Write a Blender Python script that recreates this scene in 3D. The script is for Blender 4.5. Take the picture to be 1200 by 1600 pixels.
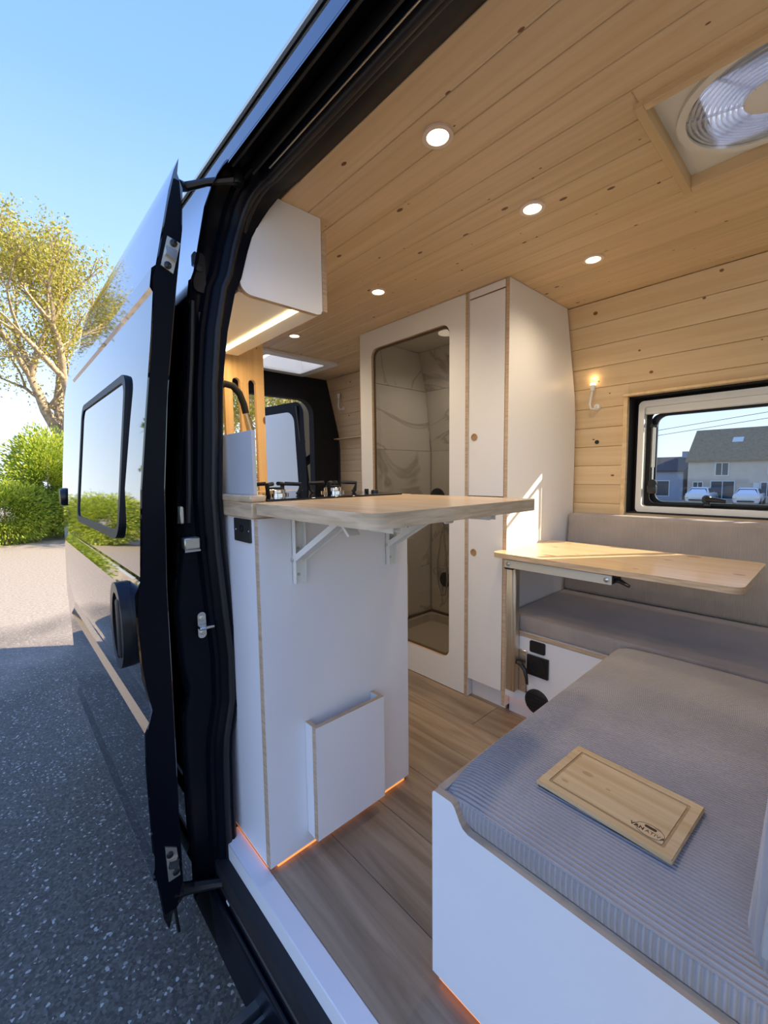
import bpy, bmesh, math, random
import numpy as np
from mathutils import Vector, Matrix

for o in list(bpy.data.objects): bpy.data.objects.remove(o, do_unlink=True)
SC = bpy.context.scene
COL = SC.collection
rnd = random.Random(7)

# ------------------------------------------------------------------ camera
YAW, PIT, ROL = math.radians(47.53), math.radians(4.99), math.radians(0.668)
EYE = Vector((0, 0, 1.05))
fw = Vector((-math.sin(YAW)*math.cos(PIT), math.cos(YAW)*math.cos(PIT), -math.sin(PIT)))
rt = Vector((math.cos(YAW), math.sin(YAW), 0)); dn = fw.cross(rt)
r2 = math.cos(ROL)*rt + math.sin(ROL)*dn; d2 = -math.sin(ROL)*rt + math.cos(ROL)*dn
cd = bpy.data.cameras.new('camera'); cam = bpy.data.objects.new('camera', cd); COL.objects.link(cam)
cam.matrix_world = Matrix(((r2.x, -d2.x, -fw.x, EYE.x), (r2.y, -d2.y, -fw.y, EYE.y), (r2.z, -d2.z, -fw.z, EYE.z), (0, 0, 0, 1)))
cd.sensor_fit = 'VERTICAL'; cd.sensor_height = 36; cd.lens = 668/1600*36; cd.clip_start = 0.01; cd.clip_end = 500
SC.camera = cam

# ------------------------------------------------------------------ sky, sun, exposure
SUN = Vector((0.60, 0.79, 0.50)).normalized()
w = bpy.data.worlds.new('world'); SC.world = w; w.use_nodes = True
nt = w.node_tree; bg = nt.nodes['Background']
tcw = nt.nodes.new('ShaderNodeTexCoord'); sxw = nt.nodes.new('ShaderNodeSeparateXYZ'); nt.links.new(tcw.outputs['Generated'], sxw.inputs[0])
rmp = nt.nodes.new('ShaderNodeValToRGB'); nt.links.new(sxw.outputs[2], rmp.inputs[0]); el = rmp.color_ramp.elements   # clear spring sky: pale at the horizon, blue overhead
el[0].position = 0; el[0].color = (.55, .61, .66, 1); el[1].position = 1; el[1].color = (.085, .18, .52, 1)
for p_, c_ in ((.10, (.43, .53, .65)), (.28, (.27, .40, .64)), (.6, (.14, .26, .58))):
    e_ = el.new(p_); e_.color = (*c_, 1)
nt.links.new(rmp.outputs[0], bg.inputs[0]); bg.inputs[1].default_value = 1.4
sl = bpy.data.lights.new('sun', 'SUN'); so = bpy.data.objects.new('sun', sl); COL.objects.link(so)
sl.energy = 7.0; sl.color = (1.0, 0.86, 0.65); sl.angle = 0.009
so.rotation_euler = SUN.to_track_quat('Z', 'Y').to_euler(); so.location = (20, 26, 20)
SC.view_settings.view_transform = 'Standard'; SC.view_settings.look = 'None'
SC.view_settings.gamma = 1; SC.view_settings.use_curve_mapping = False
SC.view_settings.exposure = 0.85

# ------------------------------------------------------------------ materials
M = {}
def nodes(name):
    m = bpy.data.materials.new(name); m.use_nodes = True; M[name] = m
    n = m.node_tree.nodes; return m, n, m.node_tree.links, n['Principled BSDF']
def mat(name, col, rough=.5, metal=0., spec=None, ior=None, coat=0, emit=None, es=0, noise=0, ns=40, bump=0):
    m, n, l, p = nodes(name)
    p.inputs['Base Color'].default_value = (*col, 1); p.inputs['Roughness'].default_value = rough
    p.inputs['Metallic'].default_value = metal
    if ior: p.inputs['IOR'].default_value = ior
    if coat: p.inputs['Coat Weight'].default_value = coat; p.inputs['Coat Roughness'].default_value = .03
    if emit: p.inputs['Emission Color'].default_value = (*emit, 1); p.inputs['Emission Strength'].default_value = es
    if noise or bump:
        t = n.new('ShaderNodeTexCoord'); x = n.new('ShaderNodeTexNoise'); x.inputs['Scale'].default_value = ns
        x.inputs['Detail'].default_value = 4; l.new(t.outputs['Object'], x.inputs['Vector'])
        if noise:
            r = n.new('ShaderNodeValToRGB'); r.color_ramp.elements[0].position = .3; r.color_ramp.elements[1].position = .7
            r.color_ramp.elements[0].color = (*[c*(1-noise) for c in col], 1); r.color_ramp.elements[1].color = (*[min(1, c*(1+noise)) for c in col], 1)
            l.new(x.outputs[0], r.inputs[0]); l.new(r.outputs[0], p.inputs['Base Color'])
        if bump:
            b = n.new('ShaderNodeBump'); b.inputs['Strength'].default_value = bump; b.inputs['Distance'].default_value = .003
            l.new(x.outputs[0], b.inputs['Height']); l.new(b.outputs[0], p.inputs['Normal'])
    return m
def math_n(n, l, op, a, b=None):
    q = n.new('ShaderNodeMath'); q.operation = op
    for i, v in enumerate((a, b)):
        if v is None: continue
        if isinstance(v, (int, float)): q.inputs[i].default_value = v
        else: l.new(v, q.inputs[i])
    return q.outputs[0]
def wood(name, light, dark, grain=(1.2, 30, 30), knots=0., kcol=(.10, .045, .015), kscale=(3.2, 9, 9), rough=.45, vary=.12, long=0):
    m, n, l, p = nodes(name)
    tc = n.new('ShaderNodeTexCoord'); oi = n.new('ShaderNodeObjectInfo')
    off = n.new('ShaderNodeVectorMath'); off.operation = 'SCALE'; cmb = n.new('ShaderNodeCombineXYZ')
    for i in range(3): l.new(oi.outputs['Random'], cmb.inputs[i])
    l.new(cmb.outputs[0], off.inputs[0]); off.inputs['Scale'].default_value = 37.
    add = n.new('ShaderNodeVectorMath'); add.operation = 'ADD'; l.new(tc.outputs['Object'], add.inputs[0]); l.new(off.outputs[0], add.inputs[1])
    mp = n.new('ShaderNodeMapping'); mp.inputs['Scale'].default_value = grain; l.new(add.outputs[0], mp.inputs[0])
    n1 = n.new('ShaderNodeTexNoise'); n1.inputs['Scale'].default_value = 1.6; n1.inputs['Detail'].default_value = 7; n1.inputs['Distortion'].default_value = .6
    l.new(mp.outputs[0], n1.inputs['Vector'])
    cr = n.new('ShaderNodeValToRGB'); e = cr.color_ramp.elements
    e[0].position = .32; e[0].color = (*dark, 1); e[1].position = .66; e[1].color = (*light, 1); l.new(n1.outputs[0], cr.inputs[0])
    hs = n.new('ShaderNodeHueSaturation'); l.new(cr.outputs[0], hs.inputs['Color'])
    l.new(math_n(n, l, 'ADD', math_n(n, l, 'MULTIPLY', oi.outputs['Random'], vary), 1-vary*.5), hs.inputs['Value'])
    out = hs.outputs[0]
    if knots:
        ks = n.new('ShaderNodeSeparateXYZ'); l.new(add.outputs[0], ks.inputs[0]); mk = n.new('ShaderNodeCombineXYZ'); o3 = [ks.outputs[i] for i in range(3)]
        la = o3.pop(long); l.new(math_n(n, l, 'MULTIPLY', la, kscale[0]), mk.inputs[0]); l.new(math_n(n, l, 'MULTIPLY', math_n(n, l, 'ADD', o3[0], o3[1]), kscale[1]), mk.inputs[1])
        v = n.new('ShaderNodeTexVoronoi'); v.voronoi_dimensions = '2D'; v.inputs['Scale'].default_value = 1.0; l.new(mk.outputs[0], v.inputs['Vector'])
        sp = n.new('ShaderNodeSeparateColor'); l.new(v.outputs['Color'], sp.inputs[0])
        rad = math_n(n, l, 'MULTIPLY', math_n(n, l, 'ADD', math_n(n, l, 'MULTIPLY', math_n(n, l, 'POWER', sp.outputs[0], 2.5), .8), .28), knots)
        k = math_n(n, l, 'SUBTRACT', 1.0, math_n(n, l, 'DIVIDE', v.outputs['Distance'], math_n(n, l, 'ADD', rad, .001)))
        k = n_clamp(n, l, k); k = math_n(n, l, 'MULTIPLY', n_clamp(n, l, math_n(n, l, 'MULTIPLY', k, 4.)), math_n(n, l, 'GREATER_THAN', sp.outputs[1], .45))
        mx = n.new('ShaderNodeMix'); mx.data_type = 'RGBA'; l.new(k, mx.inputs[0]); l.new(out, mx.inputs[6]); mx.inputs[7].default_value = (*kcol, 1)
        out = mx.outputs[2]
    l.new(out, p.inputs['Base Color']); p.inputs['Roughness'].default_value = rough
    b = n.new('ShaderNodeBump'); b.inputs['Strength'].default_value = .12; b.inputs['Distance'].default_value = .002
    l.new(n1.outputs[0], b.inputs['Height']); l.new(b.outputs[0], p.inputs['Normal'])
    return m
def n_clamp(n, l, v):
    q = n.new('ShaderNodeClamp'); l.new(v, q.inputs[0]); return q.outputs[0]

mat('white', (.84, .84, .845), .38, noise=.012, ns=3)
mat('white_plastic', (.82, .81, .76), .4)
mat('white_metal', (.82, .82, .76), .35)
mat('wall_white', (.7, .7, .68), .6)
wood('ply', (.62, .47, .32), (.45, .31, .20), (6, 6, 120), rough=.55)
wood('pine_x', (.74, .56, .34), (.66, .47, .255), (.9, 26, 26), knots=.075, kscale=(6.0, 11), kcol=(.17, .075, .025))
wood('pine_z', (.76, .50, .24), (.64, .39, .16), (22, 22, .9), knots=.12, kscale=(5, 9), kcol=(.22, .08, .02), long=2)
wood('pine_y', (.74, .55, .31), (.62, .43, .21), (22, 1.1, 22))
wood('worktop', (.74, .57, .36), (.60, .43, .25), (2, 34, 34), rough=.25)
wood('worktop_edge', (.72, .55, .36), (.50, .36, .21), (7, 7, 60), rough=.35)
wood('table_top', (.75, .57, .34), (.66, .47, .26), (1.6, 20, 20), knots=.16, kscale=(5, 9), kcol=(.50, .30, .15), rough=.22)
wood('bamboo', (.62, .47, .27), (.50, .35, .17), (2.2, 40, 40), knots=.14, kscale=(12, 22), kcol=(.45, .30, .15), rough=.35)
wood('bamboo_dark', (.44, .30, .15), (.36, .23, .11), (2.2, 40, 40), rough=.4)
wood('oak_floor', (.37, .275, .185), (.20, .14, .088), (1.3, 17, 17), rough=.36, vary=.18)
mat('black_paint', (.004, .005, .008), .025, ior=2.1, coat=.6)
mat('jamb_paint', (.003, .004, .008), .35); M['jamb_paint'].node_tree.nodes['Principled BSDF'].inputs['Specular IOR Level'].default_value = .12
mat('rubber', (.006, .006, .008), .5)
mat('matte_black', (.012, .012, .013), .6)
mat('carpet_black', (.01, .01, .011), .95)
mat('black_plastic', (.010, .011, .013), .3)
mat('hob_glass', (.006, .006, .007), .06)
mat('cast_iron', (.008, .008, .009), .55)
mat('steel', (.62, .61, .58), .25, 1.)
mat('zinc', (.62, .60, .50), .38, .85)
mat('alu', (.66, .62, .54), .32, 1.)
mat('alu_white', (.70, .68, .58), .4, .35)
mat('chrome', (.75, .75, .76), .08, 1.)
mat('brass', (.60, .42, .24), .25, 1.)
mat('socket_grey', (.05, .05, .045), .35, .4)
mat('splash_white', (.50, .53, .56), .4)
mat('shower_white', (.72, .70, .66), .35)
mat('tray', (.62, .58, .52), .3)
mat('brown_seal', (.11, .075, .045), .5)
mat('logo', (.035, .02, .012), .6)
mat('knob_wood', (.42, .26, .13), .5)
mat('dark_hole', (.10, .05, .025), .7)
mat('spot_on', (1, .9, .75), .5, emit=(1, .78, .45), es=5)
mat('shower_fill_disc', (.8, .8, .78), .5, emit=(1, .9, .78), es=.35)
mat('spot_rim', (.8, .66, .56), .35)
mat('led_warm', (1, .85, .6), .5, emit=(1, .77, .36), es=5)
mat('led_orange', (1, .5, .2), .5, emit=(1, .34, .07), es=.6)
mat('lamp_on', (1, .9, .75), .5, emit=(1, .74, .42), es=1.6)
mat('tyre', (.012, .012, .012), .8)
mat('bark', (.40, .31, .21), .9, noise=.35, ns=9, bump=.8)
mat('render_wall', (.55, .47, .38), .85, noise=.08, ns=1)
mat('shop_wall', (.55, .52, .50), .8); mat('blue_wall', (.30, .34, .42), .7)
mat('roof_tile', (.24, .165, .085), .85, noise=.25, ns=6); mat('slate', (.07, .065, .065), .8, noise=.2, ns=8)
mat('shutter', (.62, .66, .64), .6); mat('house_glass', (.05, .07, .09), .1)
mat('car_white', (.78, .78, .77), .15, coat=.5); mat('car_glass', (.03, .04, .05), .05)
mat('car_red', (.5, .02, .01), .3); mat('plate', (.7, .7, .65), .5)
mat('concrete', (.52, .45, .37), .9, noise=.18, ns=4); mat('post_wood', (.25, .2, .15), .9)
mat('wire', (.02, .02, .02), .7)
def leafmat(name, a, b):
    m, n, l, p = nodes(name); g = n.new('ShaderNodeNewGeometry'); cr = n.new('ShaderNodeValToRGB')
    cr.color_ramp.elements[0].color = (*a, 1); cr.color_ramp.elements[1].color = (*b, 1)
    l.new(g.outputs['Random Per Island'], cr.inputs[0]); l.new(cr.outputs[0], p.inputs['Base Color'])
    p.inputs['Roughness'].default_value = .55
    t = n.new('ShaderNodeBsdfTranslucent'); l.new(cr.outputs[0], t.inputs[0]); mx = n.new('ShaderNodeMixShader'); mx.inputs[0].default_value = .45
    l.new(p.outputs[0], mx.inputs[1]); l.new(t.outputs[0], mx.inputs[2]); l.new(mx.outputs[0], n['Material Output'].inputs[0])
leafmat('leaf_spring', (.30, .28, .04), (.56, .50, .10)); leafmat('leaf_green', (.20, .32, .03), (.62, .66, .09)); leafmat('leaf_dark', (.05, .11, .02), (.18, .24, .05))
leafmat('grass', (.16, .24, .05), (.3, .34, .1))
def glassmat(name, tint, gl=.08, rough=0.):
    m, n, l, p = nodes(name); t = n.new('ShaderNodeBsdfTransparent'); t.inputs[0].default_value = (*tint, 1)
    g = n.new('ShaderNodeBsdfGlossy'); g.inputs['Roughness'].default_value = rough
    f = n.new('ShaderNodeLayerWeight'); f.inputs[0].default_value = .5
    mx = n.new('ShaderNodeMixShader'); l.new(math_n(n, l, 'ADD', math_n(n, l, 'MULTIPLY', math_n(n, l, 'POWER', f.outputs['Facing'], 4.), .7), gl*.3), mx.inputs[0])
    l.new(t.outputs[0], mx.inputs[1]); l.new(g.outputs[0], mx.inputs[2]); l.new(mx.outputs[0], n['Material Output'].inputs[0])
glassmat('acrylic_smoke', (.72, .68, .62)); glassmat('pane', (.86, .88, .88)); glassmat('windscreen', (.8, .85, .83))
m_, n_, l_, p_ = nodes('opal'); p_.inputs['Base Color'].default_value = (.9, .93, 1, 1); p_.inputs['Roughness'].default_value = .3
t_ = n_.new('ShaderNodeBsdfTranslucent'); t_.inputs[0].default_value = (.9, .93, 1, 1); x_ = n_.new('ShaderNodeMixShader'); x_.inputs[0].default_value = .8
l_.new(p_.outputs[0], x_.inputs[1]); l_.new(t_.outputs[0], x_.inputs[2]); l_.new(x_.outputs[0], n_['Material Output'].inputs[0])
m_, n_, l_, p_ = nodes('fan_clear'); p_.inputs['Base Color'].default_value = (.85, .88, .93, 1); p_.inputs['Roughness'].default_value = .1
t_ = n_.new('ShaderNodeBsdfTransparent'); t_.inputs[0].default_value = (.9, .93, 1, 1); x_ = n_.new('ShaderNodeMixShader'); x_.inputs[0].default_value = .5
l_.new(p_.outputs[0], x_.inputs[1]); l_.new(t_.outputs[0], x_.inputs[2]); l_.new(x_.outputs[0], n_['Material Output'].inputs[0])
m_, n_, l_, p_ = nodes('milky'); a_ = n_.new('ShaderNodeBsdfTransparent'); a_.inputs[0].default_value = (.95, .97, 1, 1)
t_ = n_.new('ShaderNodeBsdfTranslucent'); t_.inputs[0].default_value = (.95, .97, 1, 1); x_ = n_.new('ShaderNodeMixShader'); x_.inputs[0].default_value = .45
l_.new(a_.outputs[0], x_.inputs[1]); l_.new(t_.outputs[0], x_.inputs[2]); l_.new(x_.outputs[0], n_['Material Output'].inputs[0])
# marble
m_, n_, l_, p_ = nodes('marble'); tc = n_.new('ShaderNodeTexCoord'); oi = n_.new('ShaderNodeObjectInfo')
ad = n_.new('ShaderNodeVectorMath'); ad.operation = 'ADD'; l_.new(tc.outputs['Object'], ad.inputs[0])
cb = n_.new('ShaderNodeCombineXYZ'); q = math_n(n_, l_, 'MULTIPLY', oi.outputs['Random'], 23.)
for i in range(3): l_.new(q, cb.inputs[i])
l_.new(cb.outputs[0], ad.inputs[1])
nz = n_.new('ShaderNodeTexNoise'); nz.inputs['Scale'].default_value = 1.5; nz.inputs['Detail'].default_value = 5; nz.inputs['Distortion'].default_value = 1.0; l_.new(ad.outputs[0], nz.inputs['Vector'])
v = math_n(n_, l_, 'ABSOLUTE', math_n(n_, l_, 'SUBTRACT', nz.outputs[0], .5))
cr = n_.new('ShaderNodeValToRGB'); cr.color_ramp.elements[0].color = (.50, .48, .45, 1); cr.color_ramp.elements[1].color = (.78, .76, .73, 1); cr.color_ramp.elements[1].position = .014
l_.new(v, cr.inputs[0]); l_.new(cr.outputs[0], p_.inputs['Base Color']); p_.inputs['Roughness'].default_value = .25
# corduroy: ribs along X on top, along Z on the fronts
def corduroy(name, c, pitch, bump, ridge=True, ribaxis='Y'):
    m, n, l, p = nodes(name); tc = n.new('ShaderNodeTexCoord'); sx = n.new('ShaderNodeSeparateXYZ'); l.new(tc.outputs['Object'], sx.inputs[0])
    ge = n.new('ShaderNodeNewGeometry'); ns = n.new('ShaderNodeSeparateXYZ'); l.new(ge.outputs['True Normal'], ns.inputs[0])
    a = math_n(n, l, 'SINE', math_n(n, l, 'MULTIPLY', sx.outputs[ribaxis], 6.2832/pitch)); b = math_n(n, l, 'SINE', math_n(n, l, 'MULTIPLY', sx.outputs['X'], 6.2832/(pitch*1.25)))
    top = math_n(n, l, 'GREATER_THAN', math_n(n, l, 'ABSOLUTE', ns.outputs['Z']), .55)
    mx = n.new('ShaderNodeMix'); mx.data_type = 'FLOAT'; l.new(top, mx.inputs[0]); l.new(b, mx.inputs[2]); l.new(a, mx.inputs[3])
    h = math_n(n, l, 'POWER', math_n(n, l, 'ADD', math_n(n, l, 'MULTIPLY', mx.outputs[0], .499), .5), .6)
    bu = n.new('ShaderNodeBump'); bu.inputs['Strength'].default_value = bump; bu.inputs['Distance'].default_value = .0032; l.new(h, bu.inputs['Height'])
    nz = n.new('ShaderNodeTexNoise'); nz.inputs['Scale'].default_value = 7; nz.inputs['Detail'].default_value = 6; l.new(tc.outputs['Object'], nz.inputs['Vector'])
    cr = n.new('ShaderNodeValToRGB'); e = cr.color_ramp.elements; e[0].position = .3; e[1].position = .7
    e[0].color = (*[k*.88 for k in c], 1); e[1].color = (*[k*1.1 for k in c], 1); l.new(nz.outputs[0], cr.inputs[0])
    l.new(cr.outputs[0], p.inputs['Base Color']); p.inputs['Roughness'].default_value = .85; p.inputs['Sheen Weight'].default_value = .35; p.inputs['Sheen Roughness'].default_value = .4
    l.new(bu.outputs[0], p.inputs['Normal'])
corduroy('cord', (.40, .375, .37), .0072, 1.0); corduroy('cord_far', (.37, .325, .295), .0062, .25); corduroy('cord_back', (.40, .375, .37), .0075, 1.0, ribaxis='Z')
mat('piping', (.5, .5, .48), .8)
# ground
m_, n_, l_, p_ = nodes('asphalt'); tc = n_.new('ShaderNodeTexCoord')
vo = n_.new('ShaderNodeTexVoronoi'); vo.inputs['Scale'].default_value = 112; l_.new(tc.outputs['Object'], vo.inputs['Vector'])
sp = n_.new('ShaderNodeSeparateColor'); l_.new(vo.outputs['Color'], sp.inputs[0])
cr = n_.new('ShaderNodeValToRGB'); e = cr.color_ramp.elements; e[0].position = 0.; e[0].color = (.080, .066, .050, 1); e[1].position = 1.; e[1].color = (.62, .56, .47, 1)
k1 = e.new(.70); k1.color = (.150, .125, .094, 1); k2 = e.new(.94); k2.color = (.20, .17, .13, 1)
l_.new(sp.outputs[0], cr.inputs[0])
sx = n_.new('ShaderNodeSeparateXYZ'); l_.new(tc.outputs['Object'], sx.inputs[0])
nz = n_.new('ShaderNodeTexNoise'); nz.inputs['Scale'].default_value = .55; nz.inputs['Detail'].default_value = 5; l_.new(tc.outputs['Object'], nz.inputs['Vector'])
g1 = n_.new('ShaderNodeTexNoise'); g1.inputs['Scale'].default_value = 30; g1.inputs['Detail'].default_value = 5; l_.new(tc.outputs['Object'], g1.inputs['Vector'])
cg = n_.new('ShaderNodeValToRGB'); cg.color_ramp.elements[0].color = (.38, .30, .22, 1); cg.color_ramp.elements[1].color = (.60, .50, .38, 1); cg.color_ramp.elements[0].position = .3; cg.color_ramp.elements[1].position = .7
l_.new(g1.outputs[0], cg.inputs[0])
f = n_clamp(n_, l_, math_n(n_, l_, 'ADD', math_n(n_, l_, 'MULTIPLY', math_n(n_, l_, 'MINIMUM', math_n(n_, l_, 'ADD', sx.outputs[0], 4.6), math_n(n_, l_, 'ADD', sx.outputs[1], 3.6)), -.55), math_n(n_, l_, 'MULTIPLY', math_n(n_, l_, 'SUBTRACT', nz.outputs[0], .52), 4.)))  # beige past the van shadow: sunlight painted into the asphalt, widened for warm bounce
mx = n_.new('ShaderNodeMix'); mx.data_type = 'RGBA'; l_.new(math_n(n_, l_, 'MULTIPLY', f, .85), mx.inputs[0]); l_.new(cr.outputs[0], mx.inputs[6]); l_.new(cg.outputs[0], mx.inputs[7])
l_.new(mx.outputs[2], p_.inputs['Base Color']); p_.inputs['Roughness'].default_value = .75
bu = n_.new('ShaderNodeBump'); bu.inputs['Strength'].default_value = .6; bu.inputs['Distance'].default_value = .01; l_.new(sp.outputs[1], bu.inputs['Height']); l_.new(bu.outputs[0], p_.inputs['Normal'])

# ------------------------------------------------------------------ mesh helpers
AX = {'x': (1, 2, 0), 'y': (0, 2, 1), 'z': (0, 1, 2)}
def place(axis, u, v, a):
    p = [0, 0, 0]; i, j, k = AX[axis]; p[i] = u; p[j] = v; p[k] = a; return p
def rrect(u0, v0, u1, v1, r, n=6):
    out = []
    for cx, cy, a0 in ((u1-r, v1-r, 0), (u0+r, v1-r, 90), (u0+r, v0+r, 180), (u1-r, v0+r, 270)):
        for i in range(n+1):
            a = math.radians(a0+90*i/n); out.append((cx+r*math.cos(a), cy+r*math.sin(a)))
    return out
def ellipse(cx, cy, rx, ry, n=24): return [(cx+rx*math.cos(2*math.pi*i/n), cy+ry*math.sin(2*math.pi*i/n)) for i in range(n)]
class B:
    def __init__(s): s.bm = bmesh.new()
    def box(s, x0, x1, y0, y1, z0, z1, bev=0, seg=1, mi=0):
        t = bmesh.new(); bmesh.ops.create_cube(t, size=1)
        for v in t.verts: v.co = Vector(((x0+x1)/2+v.co.x*(x1-x0), (y0+y1)/2+v.co.y*(y1-y0), (z0+z1)/2+v.co.z*(z1-z0)))
        if bev: bmesh.ops.bevel(t, geom=t.edges[:], offset=bev, segments=seg, affect='EDGES', profile=.5)
        s._merge(t, mi); return s
    def _merge(s, t, mi=0):
        mp = {v: s.bm.verts.new(v.co) for v in t.verts}
        for f in t.faces:
            try: g = s.bm.faces.new([mp[v] for v in f.verts]); g.material_index = mi
            except ValueError: pass
        t.free()
    def panel(s, x0, x1, y0, y1, z0, z1, bev=.0012):
        n0 = len(s.bm.faces); s.box(x0, x1, y0, y1, z0, z1, bev); s.bm.faces.ensure_lookup_table()
        d = (x1-x0, y1-y0, z1-z0); k = d.index(min(d)); s.bm.normal_update()
        for f in s.bm.faces[n0:]:
            if abs(f.normal[k]) < .9: f.material_index = 1
        return s
    def prism(s, pts, axis, a0, a1, mi=0, edge_mi=None):
        A = [s.bm.verts.new(place(axis, u, v, a0)) for u, v in pts]; C = [s.bm.verts.new(place(axis, u, v, a1)) for u, v in pts]
        s.bm.faces.new(A).material_index = mi; s.bm.faces.new(C[::-1]).material_index = mi
        for i in range(len(pts)):
            j = (i+1) % len(pts); f = s.bm.faces.new((A[i], C[i], C[j], A[j])); f.material_index = mi if edge_mi is None else edge_mi
        return s
    def ring(s, out, inn, axis, a0, a1, mi=0, edge_mi=None):
        L = [[s.bm.verts.new(place(axis, u, v, a)) for u, v in P] for P in (out, inn) for a in (a0, a1)]
        o0, o1, i0, i1 = L; n = len(out); em = mi if edge_mi is None else edge_mi
        for i in range(n):
            j = (i+1) % n
            for q, mm in (((o0[i], o0[j], i0[j], i0[i]), mi), ((o1[j], o1[i], i1[i], i1[j]), mi), ((o0[j], o0[i], o1[i], o1[j]), em), ((i0[i], i0[j], i1[j], i1[i]), em)):
                s.bm.faces.new(q).material_index = mm
        return s
    def loft(s, rings, closed=False, mi=0):
        V = [[s.bm.verts.new(p) for p in r] for r in rings]
        for a, b in zip(V, V[1:]):
            m = len(a)
            for i in range(m if closed else m-1):
                j = (i+1) % m; s.bm.faces.new((a[i], a[j], b[j], b[i])).material_index = mi
        return s
    def tube(s, path, r, n=8, mi=0, cap=True):
        P = [Vector(p) for p in path]; R = r if isinstance(r, (list, tuple)) else [r]*len(P); rings = []; up = Vector((.123, .31, .94)).normalized(); pt = None
        for i, p in enumerate(P):
            t = (P[min(i+1, len(P)-1)]-P[max(i-1, 0)]).normalized()
            if pt is None:
                a = t.cross(up)
                if a.length < .05: a = t.cross(Vector((1, 0, 0)))
                a.normalize()
            else: a = (a-t*a.dot(t)).normalized()
            b = t.cross(a); pt = t
            rings.append([p+R[i]*(math.cos(2*math.pi*k/n)*a+math.sin(2*math.pi*k/n)*b) for k in range(n)])
        V = [[s.bm.verts.new(q) for q in rg] for rg in rings]
        for a_, b_ in zip(V, V[1:]):
            for k in range(n): s.bm.faces.new((a_[k], a_[(k+1) % n], b_[(k+1) % n], b_[k])).material_index = mi
        if cap: s.bm.faces.new(V[0][::-1]).material_index = mi; s.bm.faces.new(V[-1]).material_index = mi
        return s
    def lathe(s, prof, c, axis='z', n=20, mi=0, sx=1, sy=1):
        rings = []; i, j, k = AX[axis]
        for r, h in prof:
            rg = []
            for q in range(n):
                a = 2*math.pi*q/n; p = [0, 0, 0]; p[i] = c[i]+r*math.cos(a)*sx; p[j] = c[j]+r*math.sin(a)*sy; p[k] = c[k]+h; rg.append(p)
            rings.append(rg)
        V = [[s.bm.verts.new(q) for q in rg] for rg in rings]
        for a_, b_ in zip(V, V[1:]):
            for q in range(n): s.bm.faces.new((a_[q], a_[(q+1) % n], b_[(q+1) % n], b_[q])).material_index = mi
        s.bm.faces.new(V[0][::-1]).material_index = mi; s.bm.faces.new(V[-1]).material_index = mi
        return s
    def warp(s, fn, i0=0):
        s.bm.verts.ensure_lookup_table()
        for v in s.bm.verts[i0:]: v.co = Vector(fn(v.co))
        return s
BASE = {}
def link(o, parent=None, base=(0, 0, 0)):
    COL.objects.link(o)
    if parent is not None: o.parent = parent
    BASE[o.name] = Vector(base); return o
def P(name, b, mats, parent=None, label=None, smooth=40, kind=None, local=False):
    if isinstance(mats, str): mats = [mats]
    bmesh.ops.recalc_face_normals(b.bm, faces=b.bm.faces[:])
    base = Vector((0, 0, 0))
    if parent is not None and not local: base = BASE[parent.name]
    if base.length: bmesh.ops.translate(b.bm, verts=b.bm.verts[:], vec=-base)
    me = bpy.data.meshes.new(name); b.bm.to_mesh(me); b.bm.free()
    for m in mats: me.materials.append(M[m])
    for p in me.polygons: p.use_smooth = True
    me.set_sharp_from_angle(angle=math.radians(smooth))
    o = bpy.data.objects.new(name, me); link(o, parent, base)
    if label: o['label'] = label
    if kind: o['kind'] = kind
    return o
def S(name, b, mats, label=None, smooth=40):
    o = P(name, b, mats, smooth=smooth); o['kind'] = 'structure'
    if label: o['label'] = label
    return o
def T(name, label, cat, base, group=None, kind=None):
    o = bpy.data.objects.new(name, None); o.location = base; o.empty_display_size = .05; link(o, None, base)
    o['label'] = label
    if kind: o['kind'] = kind
    else: o['category'] = cat
    if group: o['group'] = group
    return o
def single(name, b, mats, label, cat, group=None, smooth=40, kind=None):
    o = P(name, b, mats, smooth=smooth); o['label'] = label; o['category'] = cat
    if group: o['group'] = group
    if kind: o['kind'] = kind
    return o
def copy_tree(src, loc, rz=None, label=None, parent=None):
    c = src.copy(); COL.objects.link(c)
    if parent is None: c.location = loc
    else: c.parent = parent
    if rz is not None: c.rotation_euler = (0, 0, rz)
    if label: c['label'] = label
    for ch in list(src.children): copy_tree(ch, None, parent=c)
    return c
def interp(tab, z):
    if z <= tab[0][0]: return tab[0][1]
    for (a, ya), (b, yb) in zip(tab, tab[1:]):
        if z <= b: return ya+(yb-ya)*(z-a)/(b-a)
    return tab[-1][1]

# ------------------------------------------------------------------ ground
GZ = -.6
def gz(y): return GZ if y < 6 else GZ-1.25*min(1, (y-6)/38)
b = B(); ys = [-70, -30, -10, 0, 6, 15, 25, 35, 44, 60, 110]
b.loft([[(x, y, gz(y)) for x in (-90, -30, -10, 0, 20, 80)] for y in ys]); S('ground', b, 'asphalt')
b = B(); b.box(-45, 30, 38, 44.2, -1.9, -1.60); 
single('grass_verge', b, 'grass', 'green grass verge in front of the stone house', 'grass', kind='stuff')

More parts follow.
